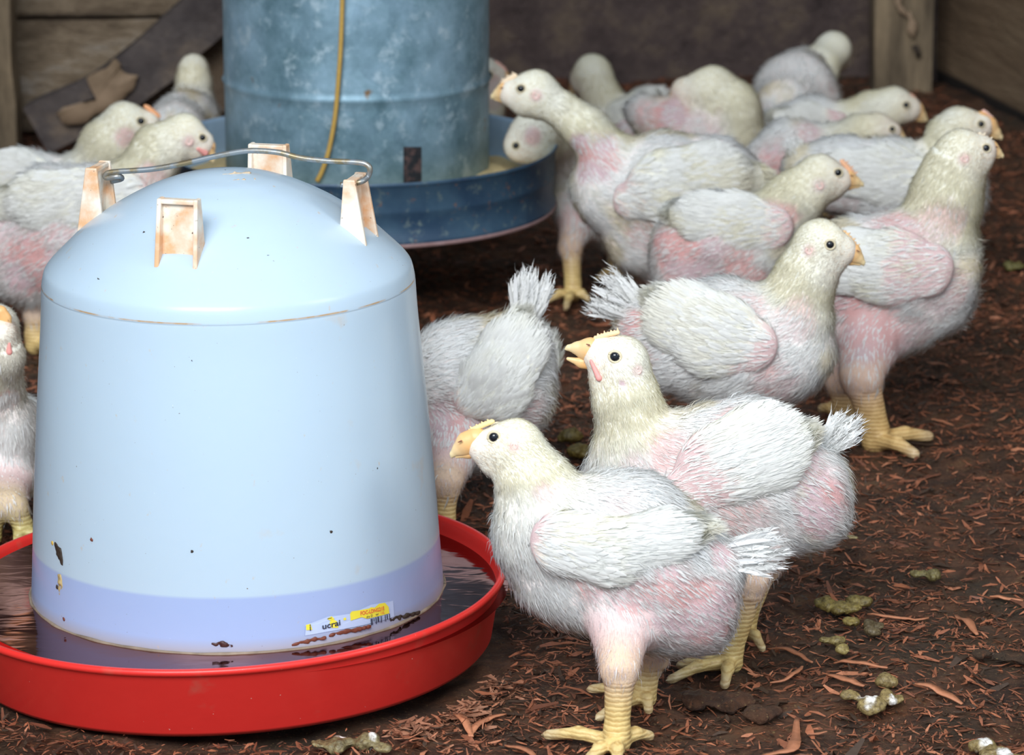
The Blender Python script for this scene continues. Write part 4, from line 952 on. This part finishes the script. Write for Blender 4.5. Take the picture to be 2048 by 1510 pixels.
if 1:
    _c.append(chips(3000, .007, .013, 73, 1.0, .25))
    m = 420; a_ = rng.normal(0, 1, (m, 2)); g0 = G(935, 1425); g1 = G(830, 1462); g2 = G(985, 1385); gm = np.where(rng.random((m, 1)) < .5, g0, np.where(rng.random((m, 1)) < .5, g1, g2))
    hp_ = np.stack([gm[:, 0] + a_[:, 0] * .009, gm[:, 1] + a_[:, 1] * .009, np.zeros(m)], -1); kp = np.hypot(hp_[:, 0] - DX, hp_[:, 1] - DY) > .163; hp_ = hp_[kp]; m = len(hp_)
    hp_[:, 2] = groundz(hp_[:, 0], hp_[:, 1]) + rng.random(m) * .012 * np.exp(-(a_[kp] ** 2).sum(1) * .6); _c.append((hp_, rng.uniform(.006, .014, m), np.array([.46, .21, .12]) * rng.uniform(.5, 1.1, (m, 1))))
    P, L, bc = [np.concatenate([x[i_] for x in _c]) for i_ in range(3)]; m = len(P)
    o = strips('wood_shavings', P, rng.uniform(0, 2 * np.pi, m), L, L * rng.uniform(.08, .30, m), bc, rng.normal(0, .25, m), rng.normal(0, .22, m), M_CHIP)
    tag(o, 'loose reddish wood shavings strewn over the dark soil and heaped round the red tray', 'wood shavings', None, 'stuff')
# single larger splinters, by position
def splinter(label, pts, wpx, c):
    P = np.array([G(x, y, .004) for x, y in pts]); P = spline(P, 5); P[:, 2] = groundz(P[:, 0], P[:, 1]) + .0035 + .0015 * np.sin(np.linspace(0, 3, len(P)))
    T = unit(np.gradient(P, axis=0)); S = unit(np.cross(T, [0, 0, 1.])); wd = wpx * .00028 * np.sin(np.linspace(.35, 2.85, len(P)))[:, None] * (1 + .3 * (vnoise(P, .004)[:, None] - .5)); n = len(P)
    V = np.concatenate([P - S * wd, P + S * wd, P + S * wd - [0, 0, .0009], P - S * wd - [0, 0, .0009]]); a = np.arange(n - 1)
    F = [np.stack([a + q0 * n, a + 1 + q0 * n, a + 1 + q1 * n, a + q1 * n], -1) for q0, q1 in ((0, 1), (1, 2), (2, 3), (3, 0))]
    F.append(np.array([(0, n, 2 * n, 3 * n), (n - 1, 4 * n - 1, 3 * n - 1, 2 * n - 1)])); F = np.concatenate(F)
    o = npmesh('wood_splinter', V, F, M_CHIP, None, True, np.tile(c, (len(V), 1))); return tag(o, label, 'wood splinter', 'larger wood splinters on the litter')
OR = np.array([.50, .20, .10])
splinter('long straight wood splinter lying right of the nearest chickens, above the white-capped dropping', [(1668, 1318), (1700, 1324), (1775, 1340)], 8, OR)
splinter('forked pale brown splinter pointing left near the second chicken\'s hind toe', [(1540, 1352), (1575, 1350), (1598, 1335), (1606, 1322)], 5, OR * 1.05)
splinter('reddish splinter starting at the second chicken\'s hind toe', [(1535, 1280), (1570, 1290), (1600, 1304), (1625, 1318)], 7, OR * .8)
splinter('L-shaped flat splinter near the bottom edge, below the pale chalky patch', [(1520, 1500), (1580, 1502), (1590, 1480), (1594, 1428)], 13, OR * .9)
splinter('straight splinter just right of the large olive dropping', [(1735, 1220), (1790, 1226), (1858, 1220)], 6, OR * 1.1)
splinter('broad curled splinter directly right of the white-capped dropping', [(1830, 1370), (1880, 1378), (1925, 1392)], 12, OR)
splinter('long thin splinter at the right edge below the middle', [(1980, 1182), (2010, 1186), (2047, 1188)], 7, OR * 1.1)
splinter('slanting splinter right of the large olive dropping, near the right edge', [(1912, 1215), (1935, 1235), (1955, 1258)], 10, OR * .9)
splinter('flat splinter left above the white-capped dropping', [(1655, 1348), (1690, 1360), (1728, 1374)], 11, OR * .95)
splinter('curved splinter leaning at the foot of the red tray, its right side', [(938, 1455), (950, 1440), (975, 1425), (1012, 1415)], 8, OR * 1.2)
splinter('pale splinter standing off the heap right of the red tray', [(905, 1405), (925, 1430), (945, 1455)], 9, OR * 1.2)
splinter('short splinter beside the nearest chicken\'s long front toe', [(1010, 1470), (1050, 1480), (1085, 1500)], 7, OR * .9)
# droppings
t = NT('dropping'); a = t.new('ShaderNodeVertexColor', layer_name='Col'); t.lk(t.mix(.8, a.outputs[0], t.ramp(t.noise(420, 5, .7), [(.36, (.30, .22, .14)), (.5, (.85, .8, .75)), (.64, (1.3, 1.25, 1.1))]), 'MULTIPLY'), t.b.inputs['Base Color']); t.set(Roughness=.45); t.bump(t.noise(500, 4), .6, .0015); M_DROP = t.m
def dropping(label, blobs, white, c=(.25, .19, .08), cat='dropping'):
    pr = []
    for x, y, r in blobs: p = G(x, y, .003); p[2] += float(groundz(p[:1], p[1:2])[0]) + .004; rr_ = r * px2m(p); pr.append((p, p + [rr_ * .3, 0, 0], rr_, rr_ * .8, .004))
    v, qq, n_ = nets(pr, .0011); zc = pr[0][0][2]; v[:, 2] = zc + (v[:, 2] - zc) * (.5 if cat == 'dropping' else .32); v = v + n_ * ((fbm(v, .009, 4) - .5) * .010)[:, None]
    wm = np.zeros(len(v))
    for x, y, r in white: p = G(x, y, .006); wm = np.maximum(wm, 1 - sstep(.7, 1.1, np.linalg.norm((v - p)[:, :2] * (1, .45), axis=-1) / (r * px2m(p)) + (fbm(v, .005, 3) - .5) * 1.3))
    cc = np.array(c) * (.7 + .6 * vnoise(v, .008))[:, None]; cc = cc * (1 - wm[:, None]) + np.array([.88, .88, .88]) * wm[:, None]
    o = npmesh(cat.replace('clod', 'litter_clod'), v, [qq], M_DROP if cat == 'dropping' else M_SOIL, None, True, np.clip(cc, 0, .95)); return tag(o, label, cat, 'bird droppings on the litter')
dropping('olive brown dropping with two bright white caps at lower right', [(1700, 1400, 18), (1738, 1412, 30), (1785, 1402, 24), (1772, 1378, 16)], [(1738, 1398, 18), (1790, 1405, 12), (1745, 1438, 22), (1780, 1425, 8)])
dropping('large glossy olive dropping right of the second chicken\'s legs', [(1655, 1222, 26), (1690, 1228, 30), (1712, 1215, 22), (1700, 1258, 16)], [(1640, 1235, 10)], (.23, .18, .055))
dropping('grey rounded dropping just below right of the large olive one', [(1748, 1262, 20), (1745, 1275, 14)], [], (.14, .11, .06))
dropping('flattened yellow-olive dropping left below the large olive one', [(1650, 1295, 14), (1675, 1295, 14), (1690, 1312, 12)], [], (.26, .21, .08))
dropping('white-topped dropping cut by the bottom right corner', [(1965, 1485, 26), (1990, 1500, 30), (2020, 1510, 20)], [(1965, 1470, 18), (2010, 1500, 16)])
dropping('lumpy olive dropping with white cap at the bottom edge, before the red tray', [(640, 1490, 22), (680, 1490, 28), (730, 1492, 24), (765, 1500, 16)], [(680, 1470, 12), (745, 1480, 8)], (.22, .18, .09))
dropping('pale beige dropping under the second chicken\'s bare belly', [(1680, 1090, 12), (1705, 1094, 10)], [(1708, 1094, 6)], (.34, .28, .14))
dropping('small greenish dropping on the shavings between the belly and the right edge', [(1835, 1160, 14), (1865, 1162, 14)], [], (.20, .17, .07))
dropping('mossy brown dropping behind the front chicken\'s neck', [(1140, 880, 26), (1160, 905, 24)], [], (.16, .12, .03))
dropping('blurred greenish dropping at the right edge behind the tall chicken', [(2020, 530, 14), (2040, 532, 12)], [], (.22, .20, .07))
dropping('caked brown clod of litter between the near chicken\'s foot and the white-capped dropping', [(1400, 1395, 40), (1460, 1400, 46), (1520, 1425, 36)], [(1490, 1430, 12)], (.10, .065, .035), 'clod')
dropping('flat brown clod of litter at the right edge', [(1960, 1312, 20), (2010, 1322, 26), (2050, 1322, 20)], [(1952, 1318, 5)], (.11, .07, .04), 'clod')

# walls
def wallmat(name, c1, c2, c3, sc=13):
    t = NT(name); c = t.ramp(t.noise(sc, 8, .72), [(.34, c1), (.5, c2), (.66, c3)]); t.lk(c, t.b.inputs['Base Color']); t.set(Roughness=.85); t.bump(t.noise(sc * 6, 6, .7), .8, .012); return t.m
def rough_slab(name, A, Bp, z0, z1, thick, mat, amp=.02, seed=0, nu=120, nv_=80, kind='structure'):
    A = np.array(A, float); Bp = np.array(Bp, float); d = Bp - A; n = unit(np.array([d[1], -d[0], 0.])); u = np.linspace(0, 1, nu); zz = np.linspace(z0, z1, nv_)
    U, Z = np.meshgrid(u, zz); P = np.stack([A[0] + d[0] * U, A[1] + d[1] * U, Z], -1); P = P + n * ((fbm(P, .25, 5, seed) - .5) * 2 * amp)[..., None]
    Vf = P.reshape(-1, 3); Vb = (np.stack([A[0] + d[0] * U, A[1] + d[1] * U, Z], -1) - n * thick).reshape(-1, 3)
    i = np.arange(nv_ - 1)[:, None] * nu + np.arange(nu - 1)[None]; Fq = np.stack([i, i + 1, i + nu + 1, i + nu], -1).reshape(-1, 4); N = len(Vf)
    b = np.concatenate([np.arange(nu), (np.arange(nv_) * nu + nu - 1)[1:], ((nv_ - 1) * nu + np.arange(nu))[::-1][1:], (np.arange(nv_) * nu)[::-1][1:-1]]); b2 = np.roll(b, -1)
    F = np.concatenate([Fq, Fq[:, ::-1] + N, np.stack([b2, b, b + N, b2 + N], -1)])
    o = npmesh(name, np.vstack([Vf, Vb]), F, mat); 
    if kind: o['kind'] = kind
    return o
rough_slab('wall_back', (-1.3, 4.10, 0), (.47, 4.10, 0), -.05, 2.6, .12, wallmat('mud_wall', (.050, .033, .031), (.105, .073, .066), (.20, .145, .10)), .03, 3, 200, 160)
t = NT('old_planks'); c = t.ramp(t.noise(5, 7, .65, (1, .35, 3.5)), [(.3, (.11, .068, .036)), (.5, (.20, .13, .075)), (.75, (.32, .23, .14))])
co = t.new('ShaderNodeTexCoord'); s_ = t.new('ShaderNodeSeparateXYZ'); t.lk(co.outputs['Object'], s_.inputs[0]); md = mul(mul(s_.outputs[2], 6.2), 1.0, 'MODULO'); c = t.mix(thr(md, .06, .03), c, (.012, .008, .006)); t.lk(c, t.b.inputs['Base Color']); t.set(Roughness=.8); t.bump(t.noise(30, 6, .7, (1, .4, 3)), .7, .008)
rough_slab('wall_right', (.458, 4.14, 0), (1.0, 1.9, 0), -.05, 2.6, .08, t.m, .006, 8, 120, 160)
rough_slab('wall_left', (-1.25, 1.3, 0), (-1.25, 4.2, 0), -.05, 2.6, .08, wallmat('mud_wall_left', (.03, .02, .018), (.06, .045, .04), (.10, .08, .06)), .02, 12, 60, 60)
# timber
def beam(name, P, wd, dp, mat, label=None, cat=None, kind=None, seed=1, amp=.006, n=70):
    """box beam along polyline P; width in picture-parallel direction, depth along Y"""
    P = spline(np.array(P, float), 12); n = len(P); T = unit(np.gradient(P, axis=0)); S = unit(np.cross(T, [0, 1., 0])); V = []
    cs = [(-1, -1), (-.93, -1.0), (-.5, -1), (0, -1), (.5, -1), (.93, -1.0), (1, -1), (1, 1), (-1, 1)]
    for a, b in cs: V.append(P + S * a * wd / 2 + np.array([0, 1., 0]) * b * dp / 2)
    m = len(cs); V = np.stack(V, 1); V = V + (S[:, None] * .6 + np.array([0, -1., 0])) * ((fbm(V, .05, 4, seed) - .5) * 2 * amp)[..., None]; V = V.reshape(-1, 3)
    i = np.arange(n - 1)[:, None] * m; j = np.arange(m)[None]; k = (j + 1) % m; F = np.stack([i + j, i + k, i + m + k, i + m + j], -1).reshape(-1, 4)
    caps = [np.array([list(range(m))[::-1]]), np.array([[(n - 1) * m + q for q in range(m)]])]
    o = npmesh(name, V, [F] + caps, mat, None, False); return tag(o, label, cat, None, kind)
t = NT('weathered_post'); c = t.ramp(t.noise(14, 6, .65, (2.2, 2.2, .5)), [(.3, (.05, .034, .02)), (.46, (.13, .095, .058)), (.58, (.21, .155, .095)), (.72, (.34, .25, .15))]); t.lk(c, t.b.inputs['Base Color']); t.set(Roughness=.85); t.bump(t.noise(60, 5, .7, (2, 2, .4)), .6, .006); M_POST = t.m
a = W(1808, 158, 4.02); b = W(1800, -200, 4.02)
beam('timber_post', [a - [0, 0, .02], (a + b) / 2, (b[0], 4.02, 1.4), (b[0], 4.02, 2.55)], .064, .05, M_POST, 'grey-brown weathered wooden post standing against the back wall at upper right', 'post')
t = NT('pale_peeled_wood'); t.col(t.ramp(t.noise(25, 5), [(.35, (.20, .135, .08)), (.6, (.34, .235, .15))])); t.set(Roughness=.8); M_PEEL = t.m
# left boards
t = NT('rough_board'); c = t.ramp(t.noise(16, 8, .75, (.6, 1, 1.8)), [(.32, (.06, .04, .025)), (.44, (.17, .12, .075)), (.54, (.27, .20, .13)), (.66, (.40, .34, .28))]); t.lk(c, t.b.inputs['Base Color']); t.set(Roughness=.85); t.bump(t.noise(40, 6, .7, (.6, 1, 2)), .9, .012); M_BOARD = t.m
def board_y(py, Y): return W(0, py, Y)[2]
zA = W(0, 302, 3.74)[2]; zB = W(0, 48, 3.74)[2]; zC = W(0, 38, 3.74)[2]; xL = W(-400, 200, 3.74)[0]; xR = W(452, 200, 3.74)[0]
o = rough_slab('wide_board', (xL, 3.74, 0), (xR - .02, 3.76, 0), max(zA, .004), zB, .03, M_BOARD, .010, 21, 140, 60, None); tag(o, 'rough brown wide board, lower one below the dark crack at upper left', 'board')
o = rough_slab('wide_board', (xL, 3.745, 0), (xR - .02, 3.765, 0), zC, zC + .30, .03, M_BOARD, .010, 24, 140, 60, None); tag(o, 'rough brown wide board above the dark crack at the top left corner', 'board')
a = W(10, 330, 3.66); b = W(8, -60, 3.66)
beam('timber_post', [(a[0], 3.66, -.01), (a[0], 3.66, .3), (b[0], 3.66, 1.2), (b[0], 3.66, 2.5)], .030, .04, M_POST, 'narrow brown wooden post at the left edge of the photo', 'post', seed=9)
t = NT('dark_bark_board'); c = t.ramp(t.noise(16, 6, .6, (1, 1, 1)), [(.34, (.04, .03, .03)), (.52, (.09, .072, .066)), (.68, (.20, .15, .11))])
t.lk(c, t.b.inputs['Base Color']); t.set(Roughness=.8); t.bump(t.noise(70, 5, .7), .6, .006); M_DBARK = t.m
Yd = 3.64
p0 = W(75, 300, Yd); p1 = W(250, 165, Yd); p2 = W(420, 20, Yd); p3 = W(600, -130, Yd)
p0[2] = max(p0[2], .03)
brace = beam('diagonal_brace', [p0, p1, p2, p3], .050, .03, M_DBARK, 'dark diagonal board leaning right behind the left chickens, with a pale peeled patch', 'board', seed=5)
t2 = NT('brown_board'); t2.col(t2.ramp(t2.noise(14, 6), [(.3, (.07, .045, .03)), (.7, (.17, .12, .075))])); t2.set(Roughness=.85); t2.bump(t2.noise(60, 5), .6, .008)
q0 = W(250, 345, Yd + .05); q1 = W(370, 200, Yd + .05); q2 = W(500, 50, Yd + .05); q3 = W(620, -100, Yd + .05); q0[2] = max(q0[2], .03)
beam('diagonal_brace', [q0, q1, q2, q3], .066, .03, t2.m, 'brown diagonal board just under the dark one, left of the feeder', 'board', seed=6)
def flake(poly, Y, par, mat, name):
    P = np.array([W(x, y, Y) for x, y in poly]); c_ = P.mean(0); n = len(P); K = 6; P2 = np.concatenate([P[i] * (1 - s) + P[(i + 1) % n] * s for i in range(n) for s in [np.linspace(0, 1, K, endpoint=False)[:, None]]])
    P2 = P2 + (np.stack([vnoise(P2, .008, 1), P2[:, 0] * 0 + .5, vnoise(P2, .008, 2)], -1) - .5) * .010; N = len(P2); V = np.vstack([P2, c_ + (P2 - c_) * .5 + [0, -.001, 0], c_[None] + [0, -.001, 0], P2 + [0, .004, 0]])
    i = np.arange(N); k = (i + 1) % N; F = [np.stack([i, k, N + k, N + i], -1), np.stack([N + i, N + k, np.full(N, 2 * N)], -1), np.stack([k, i, 2 * N + 1 + i, 2 * N + 1 + k], -1)]
    return npmesh(name, V, F, mat, par, True)
flake([(178, 160), (222, 122), (236, 140), (274, 146), (262, 185), (236, 212), (205, 225), (150, 250), (128, 246), (110, 226), (140, 212), (160, 216), (190, 200)], Yd - .026, brace, M_PEEL, 'peeled_patch')
pp = bpy.data.objects['timber_post']
flake([(1788, -20), (1806, -20), (1812, 40), (1796, 30)], 4.02 - .036, pp, M_PEEL, 'pale_streak'); flake([(1812, 30), (1826, 20), (1836, 60), (1826, 78), (1814, 60)], 4.02 - .036, pp, M_PEEL, 'pale_streak')
flake([(1828, 90), (1838, 88), (1840, 108), (1830, 112)], 4.02 - .036, pp, M_MUD, 'knot')
v, f = box((-1.3, 3.0, 2.60), (.6, 3.1, 2.70)); npmesh('roof_beam', v, f, M_BOARD, None, False)['kind'] = 'structure'
